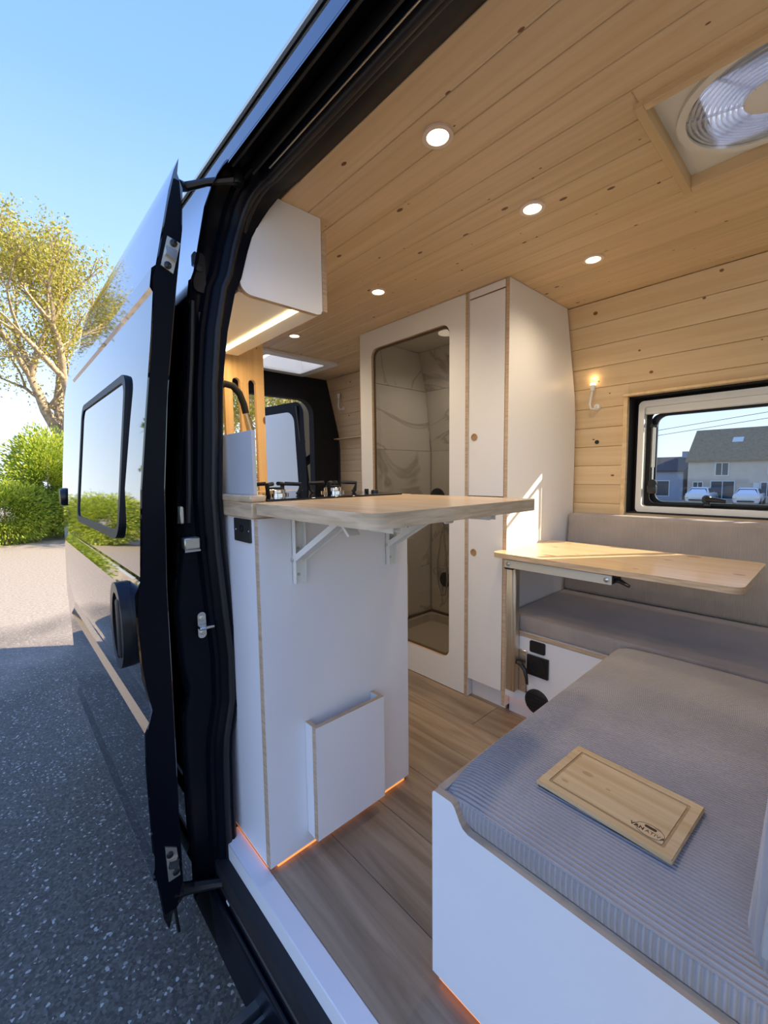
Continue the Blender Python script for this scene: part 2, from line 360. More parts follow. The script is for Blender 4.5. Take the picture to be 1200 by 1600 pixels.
# ------------------------------------------------------------------ van shell
DOOR = [(-.14, .268), (-.10, .256), (.0, .246), (.030, .236), (.072, .250), (.078, .246), (.10, .239), (.33, .236), (.417, .239), (.44, .250), (.469, .256), (.515, .248), (.559, .240), (.70, .236), (.765, .236), (.798, .250), (.803, .248), (.81, .250), (1.02, .262), (1.20, .282), (1.386, .304), (1.49, .314), (1.50, .308), (1.545, .314), (1.555, .324), (1.74, .362), (1.79, .376), (1.823, .389)]
BODY = [(z, y+.088) for z, y in DOOR if z > -.05 and z < 1.76]
BODY = [(-.36, .36), (-.30, .338), (-.1, .334)]+BODY+[(1.80, .471), (1.842, .473)]
XR, XO, XB, XF = -3.08, -1.15, .18, 1.35
FAR = 2.71
def by(z): return interp(BODY, z)
van = T('camper_van', 'glossy black camper van with its sliding door open on a wood-lined interior', 'van', (-.9, 1.35, GZ))
b = B(); b.loft([[(x, y, z) for z, y in BODY] for x in (XR, XO-.012)]); b.loft([[(x, y, z) for z, y in BODY] for x in (XB+.012, XF)])
b.loft([[(x, y, z) for z, y in ((1.80, .471), (1.842, .473))] for x in (XO-.012, XB+.012)])
P('side_panel', b, 'black_paint', van)
# far side with the window opening
WX0, WX1, WZ0, WZ1 = -.727, -.10, .855, 1.40
b = B()
def farskin(x0, x1, z0, z1):
    zs = sorted({z0, z1}|{z for z, _ in BODY if z0 < z < z1}); b.loft([[(x, FAR-by(z), z) for z in zs] for x in (x0, x1)])
farskin(XR, WX0, -.36, 1.842); farskin(WX1, XF, -.36, 1.842); farskin(WX0, WX1, -.36, WZ0); farskin(WX0, WX1, WZ1, 1.842)
P('side_panel', b, 'black_paint', van)
# roof with two hatch openings
SK = (-.356, .05, 1.09, 1.49); RH = (-2.95, -2.52, 1.30, 1.85)
RP = [(.473, 1.842), (.487, 1.844), (.497, 1.872), (.515, 1.93), (.535, 1.985), (.58, 2.06), (.70, 2.085), (1.0, 2.10), (1.355, 2.105), (1.71, 2.10), (2.01, 2.085), (2.13, 2.06), (2.175, 1.985), (2.195, 1.93), (2.237, 1.842)]
def rz_(y): return interp([(p[0], p[1]) for p in RP], y)
b = B()
def roofseg(x0, x1, y0=None, y1=None):
    y0 = RP[0][0] if y0 is None else y0; y1 = RP[-1][0] if y1 is None else y1
    yy = sorted({y0, y1}|{p[0] for p in RP if y0 < p[0] < y1}); b.loft([[(x, y, rz_(y)) for y in yy] for x in (x0, x1)])
xs = [XR, RH[0], RH[1], SK[0], SK[1], XF]
for k in range(5):
    if k == 1: roofseg(xs[1], xs[2], None, RH[2]); roofseg(xs[1], xs[2], RH[3], None)
    elif k == 3: roofseg(xs[3], xs[4], None, SK[2]); roofseg(xs[3], xs[4], SK[3], None)
    else: roofseg(xs[k], xs[k+1])
P('roof', b, 'black_paint', van)
b = B(); b.tube([(XR, .508, 1.925), (XF, .508, 1.925)], .006, 6); P('roof_gutter', b, 'zinc', van)
# cab: sloping windscreen, side windows, bonnet, so that daylight enters from the front
b = B()
for s in (0, 1):
    Y = lambda y: FAR-y if s else y
    b.loft([[(XF, Y(by(z)), z) for z in (-.36, 0, .4, .75)], [(2.05, Y(by(z)+.02), z) for z in (-.36, 0, .4, .75)], [(2.75, Y(by(z)+.12), z*.8-.07) for z in (-.36, 0, .4, .75)]])
    b.loft([[(XF, Y(by(1.84)), 1.84), (XF, Y(by(1.5)), 1.5), ], [(1.42, Y(by(1.84)), 1.80), (1.47, Y(by(1.5)), 1.5)]])
    b.loft([[(1.37, Y(.50), 1.85), (1.45, Y(.50), 1.83)], [(2.02, Y(.40), .78), (2.10, Y(.40), .78)]])
b.loft([[(2.05, .40, .77), (2.05, 2.31, .77)], [(2.75, .50, .50), (2.75, 2.21, .50)], [(2.85, .55, -.3), (2.85, 2.16, -.3)]])
b.loft([[(XF, .47, 1.842), (XF, .60, 2.06), (XF, 2.11, 2.06), (XF, 2.24, 1.842)], [(1.45, .50, 1.80), (1.52, .62, 1.84), (1.52, 2.09, 1.84), (1.45, 2.21, 1.80)]])
P('cab_shell', b, 'black_paint', van)
b = B(); b.loft([[(1.48, .5, 1.82), (1.48, 2.21, 1.82)], [(2.07, .41, .775), (2.07, 2.30, .775)]]); P('windscreen', b, 'windscreen', van)
b = B(); b.box(XR, 2.75, .40, 2.31, -.33, -.045); b.box(1.55, 2.05, .42, 2.29, -.045, .72); P('underbody', b, 'matte_black', van)
for x in (-2.35, 1.95):
    for y0 in (.36, 2.15):
        b = B(); b.lathe([(.19, 0), (.30, .02), (.33, .05), (.33, .16), (.30, .19), (.19, .2)], (x, y0, GZ+.33), 'y', 28); t = P('tyre', b, 'tyre', van)
        b = B(); b.lathe([(.06, -.004), (.19, .005), (.19, .195), (.06, .204)], (x, y0, GZ+.33), 'y', 20); P('wheel_rim', b, 'zinc', t)
# door frame: lofted jamb around the opening, with its rubber seal
SEAL = [(.0, .452), (.13, .452), (.267, .455), (.315, .459), (.37, .470), (.42, .479), (.552, .481), (.703, .469), (.848, .459), (1.003, .455), (1.161, .464), (1.288, .473), (1.436, .494), (1.547, .520), (1.584, .538), (1.663, .560), (1.705, .574), (1.805, .585)]
def sy(z): return interp(SEAL, z)
st = []
zz = [-.12, 0, .13, .267, .315, .345, .37, .395, .42, .48, .552, .63, .703, .78, .848, 1.0, 1.161, 1.288, 1.436, 1.547, 1.584, 1.663]
ysf = lambda z: sy(z)-.010-max(0, min(1, (z-1.2)/.5))*.020
for z in zz: st.append((XO, z, -1, 0, by(z), ysf(z), sy(z), .001))
for i in range(7):
    a = math.radians(90*i/6); z = 1.705+.1*math.sin(a); u = i/6
    st.append((XO+.1-.1*math.cos(a), z, -math.cos(a), math.sin(a), by(1.705)*(1-u)+.471*u, ysf(1.705)*(1-u)+.585*u, sy(1.705)*(1-u)+.667*u, .001+.034*u))
for x in (-.6, -.2): st.append((x, 1.805, 0, 1, .471, .585, .667, .035))
for i in range(7):
    a = math.radians(90-90*i/6); z = 1.705+.1*math.sin(a); u = 1-i/6
    st.append((XB-.1+.1*math.cos(a), z, math.cos(a), math.sin(a), by(1.705)*(1-u)+.471*u, ysf(1.705)*(1-u)+.585*u, sy(1.705)*(1-u)+.667*u, .001+.034*u))
for z in zz[::-1]: st.append((XB, z, 1, 0, by(z), ysf(z), sy(z), .001))
sec = lambda yo, ys, yt, ne: [(0, yo), (.010, yo+.003), (.026, yo+.012), (.034, yo+.028), (.034, ys-.052), (.020, ys-.044), (.020, ys-.034), (.008, ys-.028), (.004, ys-.012), (.003, ys), (.003+ne*.4, (ys+yt)/2), (ne, yt), (max(.03, ne+.004), yt+.003)]
b = B(); b.loft([[(X+nx*n, y, z+nz*n) for n, y in sec(yo, ys, yt, ne)] for X, z, nx, nz, yo, ys, yt, ne in st])
frame = P('door_frame', b, 'jamb_paint', van, smooth=55)
b = B(); b.tube([(X+nx*.006, ys-.006, z+nz*.006) for X, z, nx, nz, yo, ys, yt, ne in st], .010, 8); b.tube([(X+nx*.012, ys+.010, z+nz*.012) for X, z, nx, nz, yo, ys, yt, ne in st], .009, 8)
P('door_seal', b, 'rubber', frame, smooth=70)
b = B(); b.tube([(-1.02, .562, 1.812), (.1, .562, 1.812)], .0022, 6); P('track_lip', b, 'zinc', frame)
b = B(); b.box(-1.06, .1, .482, .487, 1.80, 1.838); b.box(-1.06, .1, .535, .54, 1.806, 1.838); P('roller_track', b, 'matte_black', frame)
# bits on the rear jamb: gas strut boss, cable gaiter, latch, striker
b = B(); b.tube([(-1.172, .385+.02*k, 1.35-.36*0) for k in range(0)] or [(-1.172, .412, 1.50), (-1.172, .402, 1.35), (-1.172, .388, 1.20), (-1.172, .380, 1.0), (-1.172, .375, .93)], .008, 8); P('cable_gaiter', b, 'rubber', frame)
b = B(); b.prism(rrect(.420, 1.53, .452, 1.63, .012), 'x', -1.186, -1.176); P('cover_plate', b, 'black_plastic', frame)
b = B(); b.lathe([(.008, 0), (.010, .004), (.004, .006)], (-1.177, .434, 1.59), 'x', 12); P('plug', b, 'rubber', frame)
b = B(); b.prism([(.418, .95), (.438, .95), (.448, 1.48), (.430, 1.48)], 'x', -1.185, -1.178); P('trim_strip', b, 'black_plastic', frame)
b = B(); b.box(-1.18, -1.150, .356, .396, .862, .892, .003); lt = P('latch', b, 'zinc', frame)
b = B(); b.tube([(-1.155, .357, .858), (-1.155, .396, .858)], .004, 8); P('latch_bar', b, 'steel', lt)
b = B(); b.box(-1.18, -1.152, .348, .360, .93, .975, .003); P('latch_bracket', b, 'zinc', frame)
b = B(); b.prism(rrect(.386, .612, .408, .684, .0105, 5), 'x', -1.182, -1.172); sp_ = P('striker_plate', b, 'steel', frame)
for z in (.628, .668):
    b = B(); b.lathe([(.007, 0), (.007, .004), (.004, .005), (.004, .003)], (-1.172, .397, z), 'x', 12); P('bolt', b, 'zinc', sp_)
b = B(); b.box(-1.172, -1.145, .383, .422, .642, .650, .002); P('striker_pin', b, 'steel', sp_)
b = B(); b.prism([(.440, -.05), (.438, -.105), (.425, -.112), (.412, -.112), (.408, -.100), (.399, -.098), (.395, -.109), (.391, -.112), (.388, -.105), (.384, -.106), (.380, -.114), (.381, -.13), (.40, -.34), (.47, -.34), (.47, -.05)], 'x', XO-.03, XB+.03)
sill = P('door_sill', b, 'jamb_paint', van, smooth=50)
b = B(); b.tube([(XO-.02, .402, -.098), (XB, .402, -.098)], .006, 8); P('sill_rib', b, 'rubber', sill)
b = B(); b.lathe([(.009, 0), (.009, .008), (.005, .012)], (-1.09, .426, -.112), 'z', 10); P('bolt', b, 'zinc', sill)
b = B(); b.box(-1.085, -1.070, .395, .405, -.105, -.098); b.tube([(-1.07, .402, -.1), (-1.045, .415, -.103), (-1.02, .436, -.10)], .0012, 5); P('cable_tag', b, 'white_plastic', sill)
# step
b = B(); b.box(-.90, -.1, .16, .42, -.255, -.225, .004); stp = P('entry_step', b, 'black_plastic', van)
b = B(); b.ring(rrect(-.91, .15, -.09, .425, .008, 3), rrect(-.888, .172, -.112, .40, .005, 3), 'z', -.26, -.218); P('step_rim', b, 'alu', stp)
for k in range(4):
    b = B(); b.box(-.872+.19*k, -.862+.19*k, .175, .398, -.226, -.221); P('step_rib', b, 'alu', stp)
# sliding door
DIN = [(-.10, .278), (-.073, .308), (.124, .307), (.535, .309), (.77, .309), (1.024, .317), (1.25, .335), (1.519, .369), (1.656, .389), (1.755, .395), (1.785, .384)]
XD0, XD1 = -2.45, -1.15
b = B(); b.prism([(y, z) for z, y in DOOR]+[(y, z) for z, y in DIN[::-1]], 'x', XD0, XD1)
door = P('sliding_door', b, 'black_paint', van, 'glossy black sliding door slid back along the van side', smooth=11)
b = B(); b.loft([[(XD1+.0015, interp(DOOR, z)+.004, z), (XD1+.0015, interp(DIN, z)-.002, z)] for z in [-.09+.062*k for k in range(31)]]); P('door_edge', b, 'jamb_paint', door)
b = B(); b.tube([(XD1-.004, y-.0015, z) for z, y in DIN[1:10]], .0025, 6); P('edge_trim', b, 'zinc', door)
def doorwarp(off): return lambda c: (c.x, interp(DOOR, c.z)*1.0+(c.y-off), c.z)
b = B(); b.ring(rrect(-2.10, .880, -1.335, 1.335, .055), rrect(-2.078, .902, -1.357, 1.313, .04), 'y', -.010, .0); b.warp(lambda c: (c.x, .2535+(c.z-.885)*.098+c.y, c.z)); P('window_frame', b, 'rubber', door)
b = B(); b.prism(rrect(-2.08, .900, -1.355, 1.315, .045), 'y', -.006, -.002); b.warp(lambda c: (c.x, .2535+(c.z-.885)*.098+c.y, c.z)); P('window_pane', b, 'black_paint', door)
b = B(); b.ring(ellipse(-1.245, .675, .072, .112, 28), ellipse(-1.245, .675, .046, .086, 28), 'y', .211, .242); h = P('door_handle', b, 'black_plastic', door)
b = B(); b.prism(ellipse(-1.245, .675, .055, .095, 24), 'y', .228, .240); b.box(-1.230, -1.20, .207, .222, .60, .75, .006, 2); P('grip', b, 'rubber', h)
for nm, pts in (('upper', [(.352, 1.628), (.381, 1.620), (.361, 1.543), (.334, 1.556)]), ('lower', [(.268, .098), (.295, .080), (.300, .0), (.272, -.002)])):
    b = B(); b.prism(pts, 'x', XD1, XD1+.006); pl = P('guide_plate', b, 'zinc', door)
    cy, cz = sum(p[0] for p in pts)/4, sum(p[1] for p in pts)/4
    b = B(); b.prism([(cy-.010, cz+.014), (cy+.014, cz+.01), (cy+.010, cz-.016), (cy-.012, cz-.004)], 'x', XD1+.006, XD1+.016); P('guide_wedge', b, 'steel', pl)
    for k in (-1, 1):
        b = B(); b.lathe([(.0085, 0), (.0085, .004), (.004, .006)], (XD1+.006, cy+k*(.008 if nm == 'upper' else -.006), cz+k*.028), 'x', 10); P('bolt', b, 'black_plastic', pl)
b = B(); b.tube([(-1.16, .390, 1.765), (-1.17, .41, 1.775), (-1.14, .45, 1.788), (-1.10, .51, 1.80)], [.014, .011, .009, .011], 8); b.lathe([(.014, -.01), (.016, 0), (.014, .02)], (-1.10, .515, 1.80), 'z', 12); P('upper_arm', b, 'black_plastic', door)
b = B(); b.tube([(-1.165, .285, -.055), (-1.165, .33, -.075), (-1.15, .38, -.088), (-1.13, .415, -.092)], [.018, .015, .013, .013], 8); b.box(-1.15, -1.11, .40, .43, -.108, -.085, .004); P('lower_arm', b, 'rubber', door)
b = B(); b.tube([(-1.152, .285, -.09), (-1.15, .287, -.13), (-1.152, .291, -.165)], .004, 6); P('seal_tail', b, 'rubber', door)
# near rear door folded flat along the side, its rubber bumper showing
b = B(); b.prism([(.30, 0), (.285, .4), (.30, 1.0), (.34, 1.5), (.38, 1.72), (.42, 1.72), (.38, 1.5), (.328, 1.0), (.32, .4), (.325, 0)], 'x', -3.06, -2.44); rd = P('rear_door', b, 'black_paint', van)
b = B(); b.lathe([(.012, .0), (.040, -.012), (.046, -.02), (.046, -.042), (.038, -.052)], (-2.72, .305, .955), 'y', 20); P('door_bumper', b, 'black_plastic', rd)
# far rear door standing open behind the van
b = B(); O = rrect(-3.95, -.1, -3.27, 1.70, .10); b.prism(O, 'y', 0, .06); b.warp(lambda c: (c.x, 2.12-.10*max(0, c.z-1.0)**1.4+(-3.12-c.x)*-.13+c.y, c.z)); rd2 = P('rear_door', b, 'carpet_black', van, 'open rear door with a white inner panel')
b = B(); b.prism(rrect(-3.90, .12, -3.36, 1.62, .09), 'y', -.016, -.002); b.warp(lambda c: (c.x+.16*(max(0, c.z-.9)*-.35 if c.x > -3.6 else 0), 2.12-.10*max(0, c.z-1.0)**1.4+(-3.12-c.x)*-.13+c.y, c.z)); P('inner_panel', b, 'white_plastic', rd2, 'white inner panel')
b = B(); b.tube([(-3.335, 2.083-.10*max(0, z-1.0)**1.4, z) for z in (.1, .5, .9, 1.2, 1.45, 1.6, 1.66)], .014, 8); P('door_seal', b, 'rubber', rd2)
b = B(); b.box(-3.29, -3.07, 2.12, 2.15, 1.18, 1.25, .004); P('hinge', b, 'black_plastic', rd2)
b = B()
O = [(.40, -.03), (2.33, -.03), (2.33, 1.5), (2.22, 1.855), (.55, 1.855), (.40, 1.5)]
cy, cz = 1.35, .9
inn = rrect(.70, .10, 1.985, 1.66, .12, 8); oo = []
for (u, v_) in inn:
    k = 1.0; best = None
    for (p, q) in zip(O, O[1:]+O[:1]):
        ex, ey = q[0]-p[0], q[1]-p[1]; dx, dy = u-cy, v_-cz; den = dx*ey-dy*ex
        if abs(den) < 1e-9: continue
        t = ((p[0]-cy)*ey-(p[1]-cz)*ex)/den; s = ((p[0]-cy)*dy-(p[1]-cz)*dx)/den
        if t > 0 and -1e-6 <= s <= 1+1e-6 and (best is None or t < best): best = t
    oo.append((cy+(u-cy)*best, cz+(v_-cz)*best))
b.ring(oo, inn, 'x', XR, XR+.07); P('rear_trim', b, 'carpet_black', van)

# ------------------------------------------------------------------ room: floor, walls, ceiling
b = B(); b.box(XR, 1.3, .48, 2.26, -.045, -.010); fl = S('floor', b, 'matte_black', 'oak-look plank floor of the camper')
y = .4795; row = 0; meshes = {}
while y < 2.2:
    x = XR+.01+[0, .55, .25, .8][row % 4]-.9; y1 = min(y+.1885, 2.25)
    while x < 1.25:
        x0, x1 = max(x, XR+.01), min(x+1.2, 1.28); x += 1.2
        if x1-x0 < .05: continue
        b = B(); b.box(x0+.0006, x1-.0006, y+.0006, y1-.0006, -.010, 0, .0012); P('plank', b, 'oak_floor', fl)
    y += .1885; row += 1
b = B(); b.box(XO-.04, 1.25, .431, .479, -.06, .002, .002); S('trim_1', b, 'white', 'white threshold strip along the door sill')
# ceiling boards
b = B()
def plate(z0, z1):
    X = [XR, RH[0], RH[1], SK[0], SK[1], 1.4]
    for k in range(5):
        if k in (1, 3):
            H = RH if k == 1 else SK; b.box(X[k], X[k+1], .66, H[2], z0, z1); b.box(X[k], X[k+1], H[3], 2.15, z0, z1)
        else: b.box(X[k], X[k+1], .66, 2.15, z0, z1)
plate(1.856, 1.864); ce = S('ceiling', b, 'matte_black', 'knotty pine board ceiling of the camper')
ch_ = lambda x0, x1, y0, y1, z0, z1: P('board', B().box(x0, x1, y0, y1, z0, z1, .0022), 'pine_x', ce)
y = .667
while y < 2.13:
    y1 = min(y+.0925, 2.15); a0, a1 = y+.0004, y1-.0004
    segs = [(XR+.005, 1.35)]
    for H in (RH, SK):
        if a1 > H[2] and a0 < H[3]:
            ns_ = []
            for s0, s1 in segs:
                if s0 < H[0] < s1: ns_ += [(s0, H[0]), (H[1], s1)]
                else: ns_.append((s0, s1))
            segs = ns_
            if a0 < H[2]: ch_(H[0], H[1], a0, H[2], 1.84, 1.856)
            if a1 > H[3]: ch_(H[0], H[1], H[3], a1, 1.84, 1.856)
    for s0, s1 in segs: ch_(s0, s1, a0, a1, 1.84, 1.856)
    y = y1
# far wall: pine cladding following the leaning wall
WP = [(-.01, 2.25), (1.32, 2.25), (1.40, 2.235), (1.84, 2.12)]
def wy(z): return interp(WP, z)
b = B()
def wallskin(x0, x1, z0, z1):
    zs = sorted({z0, z1}|{z for z, _ in WP if z0 < z < z1}); b.loft([[(x, wy(z)+.018, z) for z in zs] for x in (x0, x1)])
wallskin(XR, WX0, 0, 1.86); wallskin(WX1, 1.3, 0, 1.86); wallskin(WX0, WX1, 0, WZ0); wallskin(WX0, WX1, WZ1, 1.86)
wf = S('wall_far', b, 'matte_black', 'pine-clad far wall of the camper')
def wboard(x0, x1, z0, z1):
    b = B(); z0 += .0006; z1 -= .0006; e = .0022
    pr = [(wy(z0)+.016, z0), (wy(z0)+e, z0), (wy(z0), z0+e), (wy(z1), z1-e), (wy(z1)+e, z1), (wy(z1)+.016, z1)]; b.prism(pr, 'x', x0, x1); P('board', b, 'pine_x', wf, smooth=10)
z = 1.838
while z > .05:
    z0 = max(z-.0945, .02)
    if z0 >= WZ1 or z <= WZ0: wboard(XR+.07, 1.28, z0, z)
    else:
        wboard(XR+.07, WX0, z0, z); wboard(WX1, 1.28, z0, z)
        if z > WZ1: wboard(WX0, WX1, WZ1, z)
        if z0 < WZ0: wboard(WX0, WX1, z0, WZ0)
    z = z0
b = B(); b.box(XR+.07, -1.93, 2.185, 2.25, 1.352, 1.362, .001); S('trim_2', b, 'pine_y', 'slim pine ledge along the rear cladding')
b = B(); b.loft([[(x, y, z) for z, y in ((-.04, .41), (.4, .41), (.9, .41), (1.4, .43), (1.6, .455), (1.78, .52), (1.858, .66))] for x in (XR, XO-.04)]); b.loft([[(x, y, z) for z, y in ((-.04, .41), (.4, .41), (.9, .41), (1.4, .43), (1.6, .455), (1.78, .52), (1.858, .66))] for x in (XB+.04, 1.3)])
S('wall_near', b, 'wall_white')

# ------------------------------------------------------------------ far window
wn = T('window_1', 'white framed camper window with acrylic pane on gas struts', None, (-.42, 2.25, .86), kind='structure')
b = B()
b.box(WX0-.018, WX0, 2.215, 2.272, WZ0-.02, WZ1+.012, .001); b.box(WX0-.018, WX1, 2.205, 2.26, WZ1, WZ1+.012, .001); P('wood_trim', b, 'pine_y', wn)
b = B()
for x0, x1, z0, z1 in ((WX0, WX0+.004, WZ0, WZ1), (WX1-.004, WX1, WZ0, WZ1), (WX0, WX1, WZ1-.004, WZ1), (WX0, WX1, WZ0, WZ0+.004)): b.box(x0, x1, 2.245, 2.385, z0, z1)
b.ring(rrect(WX0+.001, WZ0+.001, WX1-.001, WZ1-.001, .004), rrect(-.655, .90, -.15, 1.33, .03), 'y', 2.330, 2.336); P('reveal', b, 'carpet_black', wn)
b = B(); b.ring(rrect(-.700, .856, -.125, 1.380, .022), rrect(-.676, .886, -.149, 1.352, .012), 'y', 2.285, 2.328); P('frame', b, 'white_plastic', wn)
b = B(); b.box(-.676, -.149, 2.296, 2.322, 1.318, 1.354, .004); P('blind_cassette', b, 'white_plastic', wn)
b = B(); b.box(-.676, -.149, 2.291, 2.326, .868, .886, .004); P('frame_rail', b, 'white_plastic', wn)
b = B(); b.ring(rrect(-.672, .888, -.153, 1.325, .045), rrect(-.642, .905, -.183, 1.312, .04), 'y', 2.372, 2.385); P('pane_border', b, 'black_plastic', wn)
b = B(); b.prism(rrect(-.668, .892, -.157, 1.322, .045), 'y', 2.386, 2.390); P('pane', b, 'pane', wn)
for x in (-.640, -.205):
    b = B(); b.tube([(x, 2.315, 1.07), (x, 2.315, 1.262)], .0075, 10); s_ = P('strut', b, 'alu', wn)
    b = B(); b.tube([(x, 2.315, .965), (x, 2.315, 1.07)], .004, 8); P('rod', b, 'chrome', s_)
    b = B(); b.box(x-.02, x+.02, 2.305, 2.327, .945, .985, .006, 2); b.lathe([(.018, 0), (.018, .012)], (x+.004, 2.302, .995), 'y', 14); b.box(x-.016, x+.012, 2.307, 2.327, 1.255, 1.27, .003); P('strut_bracket', b, 'black_plastic', s_)
b = B(); b.lathe([(.016, 0), (.019, .006), (.019, .016), (.012, .02)], (-.425, 2.30, .925), 'y', 16); b.tube([(-.425, 2.302, .925), (-.395, 2.300, .924), (-.355, 2.300, .918)], [.011, .012, .008], 8); b.box(-.437, -.413, 2.305, 2.328, .893, .92, .003); P('latch_handle', b, 'black_plastic', wn)

# ------------------------------------------------------------------ ceiling spots
XS = [(-.70, .825, 'big', 'round warm ceiling spotlight by the door header'), (-.69, 1.247, 'mid', 'round warm ceiling spotlight between the header and the wardrobe'), (-.694, 1.703, 'far', 'round warm ceiling spotlight beside the far pine wall'), (-1.428, 1.288, 'k', 'round warm ceiling spotlight above the shower door corner'), (-2.173, 1.319, 'r', 'round warm ceiling spotlight near the rear roof hatch')]
for x, y, k, lab in XS:
    t = T('ceiling_spotlight', lab, 'spotlight', (x, y, 1.84), 'recessed spotlights in the pine ceiling')
    b = B(); b.ring(ellipse(x, y, .0365, .0365, 28), ellipse(x, y, .026, .026, 28), 'z', 1.8345, 1.8402); P('rim', b, 'spot_rim', t)
    b = B(); b.lathe([(.0255, .0), (.018, -.0015)], (x, y, 1.8375), 'z', 24); P('lens', b, 'spot_on', t)
    ld = bpy.data.lights.new('spot_glow', 'SPOT'); ld.energy = 5.6; ld.color = (1, .79, .55); ld.spot_size = math.radians(150); ld.spot_blend = 1; ld.shadow_soft_size = .025
    lo = bpy.data.objects.new('spot_glow', ld); COL.objects.link(lo); lo.parent = t; lo.location = (0, 0, -.02)

# ------------------------------------------------------------------ roof hatches
x0, x1, y0, y1 = SK
t = T('roof_fan', 'roof fan with clear ringed cover in a pine frame', 'roof vent', ((x0+x1)/2, (y0+y1)/2, 1.84))
for bx in ((x0-.010, x0+.010, y0-.010, y1+.010), (x1-.010, x1+.010, y0-.010, y1+.010), (x0+.010, x1-.010, y0-.010, y0+.010), (x0+.010, x1-.010, y1-.010, y1+.010)):
    b = B(); b.box(*bx, 1.828, 1.875, .0015); P('frame_strip', b, 'pine_x' if bx[1]-bx[0] > .1 else 'pine_y', t)
cx, cyy = (x0+x1)/2, (y0+y1)/2
b = B(); b.ring(rrect(x0, y0, x1, y1, .004, 7), [(cx+.165*math.cos(math.atan2(v-cyy, u-cx)), cyy+.165*math.sin(math.atan2(v-cyy, u-cx))) for u, v in rrect(x0, y0, x1, y1, .004, 7)], 'z', 1.862, 1.868)
P('surround', b, 'white_plastic', t)
b = B(); b.ring(ellipse(cx, cyy, .178, .178, 48), ellipse(cx, cyy, .160, .160, 48), 'z', 1.852, 1.868); P('collar', b, 'white_plastic', t)
for k in range(11):
    r = .062+k*.0098
    b = B(); b.ring(ellipse(cx, cyy, r+.0042, r+.0042, 48), ellipse(cx, cyy, r, r, 48), 'z', 1.846+.012*(k/10)**2, 1.862); P('grille_ring', b, 'fan_clear', t)
for k in range(8):
    a = 2*math.pi*k/8+.2; b = B(); b.tube([(cx+.05*math.cos(a), cyy+.05*math.sin(a), 1.853), (cx+.165*math.cos(a), cyy+.165*math.sin(a), 1.862)], .0035, 6); P('spoke', b, 'fan_clear', t)
b = B(); b.lathe([(.0, -.016), (.04, -.015), (.056, -.009), (.058, 0)], (cx, cyy, 1.860), 'z', 32); P('hub', b, 'white_plastic', t)
b = B(); b.lathe([(.15, 0), (.19, .06), (.18, .12), (.10, .15), (0.001, .155)], (cx, cyy, 2.0), 'z', 32); P('dome', b, 'milky', t)
b = B(); b.box(x0, x0+.003, y0, y1, 1.87, 2.10); b.box(x1-.003, x1, y0, y1, 1.87, 2.10); b.box(x0, x1, y0, y0+.003, 1.87, 2.10); b.box(x0, x1, y1-.003, y1, 1.87, 2.10); P('shaft', b, 'white_plastic', t)
x0, x1, y0, y1 = RH
t = T('roof_hatch', 'white framed roof hatch above the rear doors', 'roof vent', ((x0+x1)/2, (y0+y1)/2, 1.84))
b = B(); b.ring(rrect(x0-.02, y0-.02, x1+.02, y1+.02, .015), rrect(x0+.05, y0+.05, x1-.05, y1-.05, .02), 'z', 1.825, 1.8395); P('frame', b, 'white_plastic', t)
b = B(); b.box(x0, x0+.004, y0, y1, 1.845, 2.11); b.box(x1-.004, x1, y0, y1, 1.845, 2.11); b.box(x0, x1, y0, y0+.004, 1.845, 2.11); b.box(x0, x1, y1-.004, y1, 1.845, 2.11); P('shaft', b, 'white_plastic', t)
b = B(); b.loft([[(x0-.03, y0-.03, 2.115), (x0-.03, y1+.03, 2.115)], [(x0+.03, y0+.03, 2.17), (x0+.03, y1-.03, 2.17)], [(x1-.03, y0+.03, 2.17), (x1-.03, y1-.03, 2.17)], [(x1+.03, y0-.03, 2.115), (x1+.03, y1+.03, 2.115)]]); P('dome', b, 'opal', t)

# ------------------------------------------------------------------ kitchen unit
kt = T('kitchen_unit', 'tall white kitchen cabinet with plywood edges beside the sliding door', 'cabinet', (-1.39, .73, 0))
WPY = ['white', 'ply']
b = B(); b.panel(-1.80, -.998, .475, .493, .012, .945); P('side_panel', b, WPY, kt)
b = B(); b.panel(-.998, -.980, .475, 1.0, .012, .945); P('end_panel', b, WPY, kt)
b = B(); b.box(-1.78, -1.03, .515, .96, 0, .012); b.box(-1.80, -1.0, .50, .985, .012, .05); P('plinth', b, 'white', kt)
b = B(); b.panel(-1.80, -1.782, .494, .985, .05, .945); P('end_panel', b, WPY, kt)
for z0, z1, dy in ((.06, .555, 0), (.559, .745, .018), (.749, .935, 0)):
    b = B(); b.panel(-1.40, -1.0, .987+dy, 1.005+dy, z0, z1); P('drawer_front', b, WPY, kt)
b = B(); b.panel(-1.795, -1.404, .987, 1.005, .06, .935); P('cabinet_door', b, WPY, kt)
b = B(); b.box(-1.0, -.984, .50, .98, .002, .010); P('led_strip', b, 'led_orange', kt)
b = B(); b.box(-1.30, -1.0, .479, .487, .003, .010); P('led_strip', b, 'led_orange', kt)
b = B(); b.prism(rrect(-1.107, .881, -1.013, .941, .003, 2), 'y', .470, .475); sk = P('socket_plate', b, 'socket_grey', kt, 'dark metal socket plate')
b = B(); b.lathe([(.009, 0), (.009, -.004), (.006, -.005)], (-1.058, .4705, .916), 'y', 14); P('socket', b, 'black_plastic', sk)
for x in (-1.098, -1.022):
    b = B(); b.lathe([(.0035, 0), (.003, -.002)], (x, .4702, .911), 'y', 10); P('screw', b, 'chrome', sk)
b = B(); b.box(-1.82, -.984, .464, 1.03, .945, .985, .003); b.box(-1.82, -.986, .462, .504, .985, 1.003, .003); single('worktop', b, ['worktop_edge'], 'laminated pine worktop on the kitchen cabinet', 'worktop')
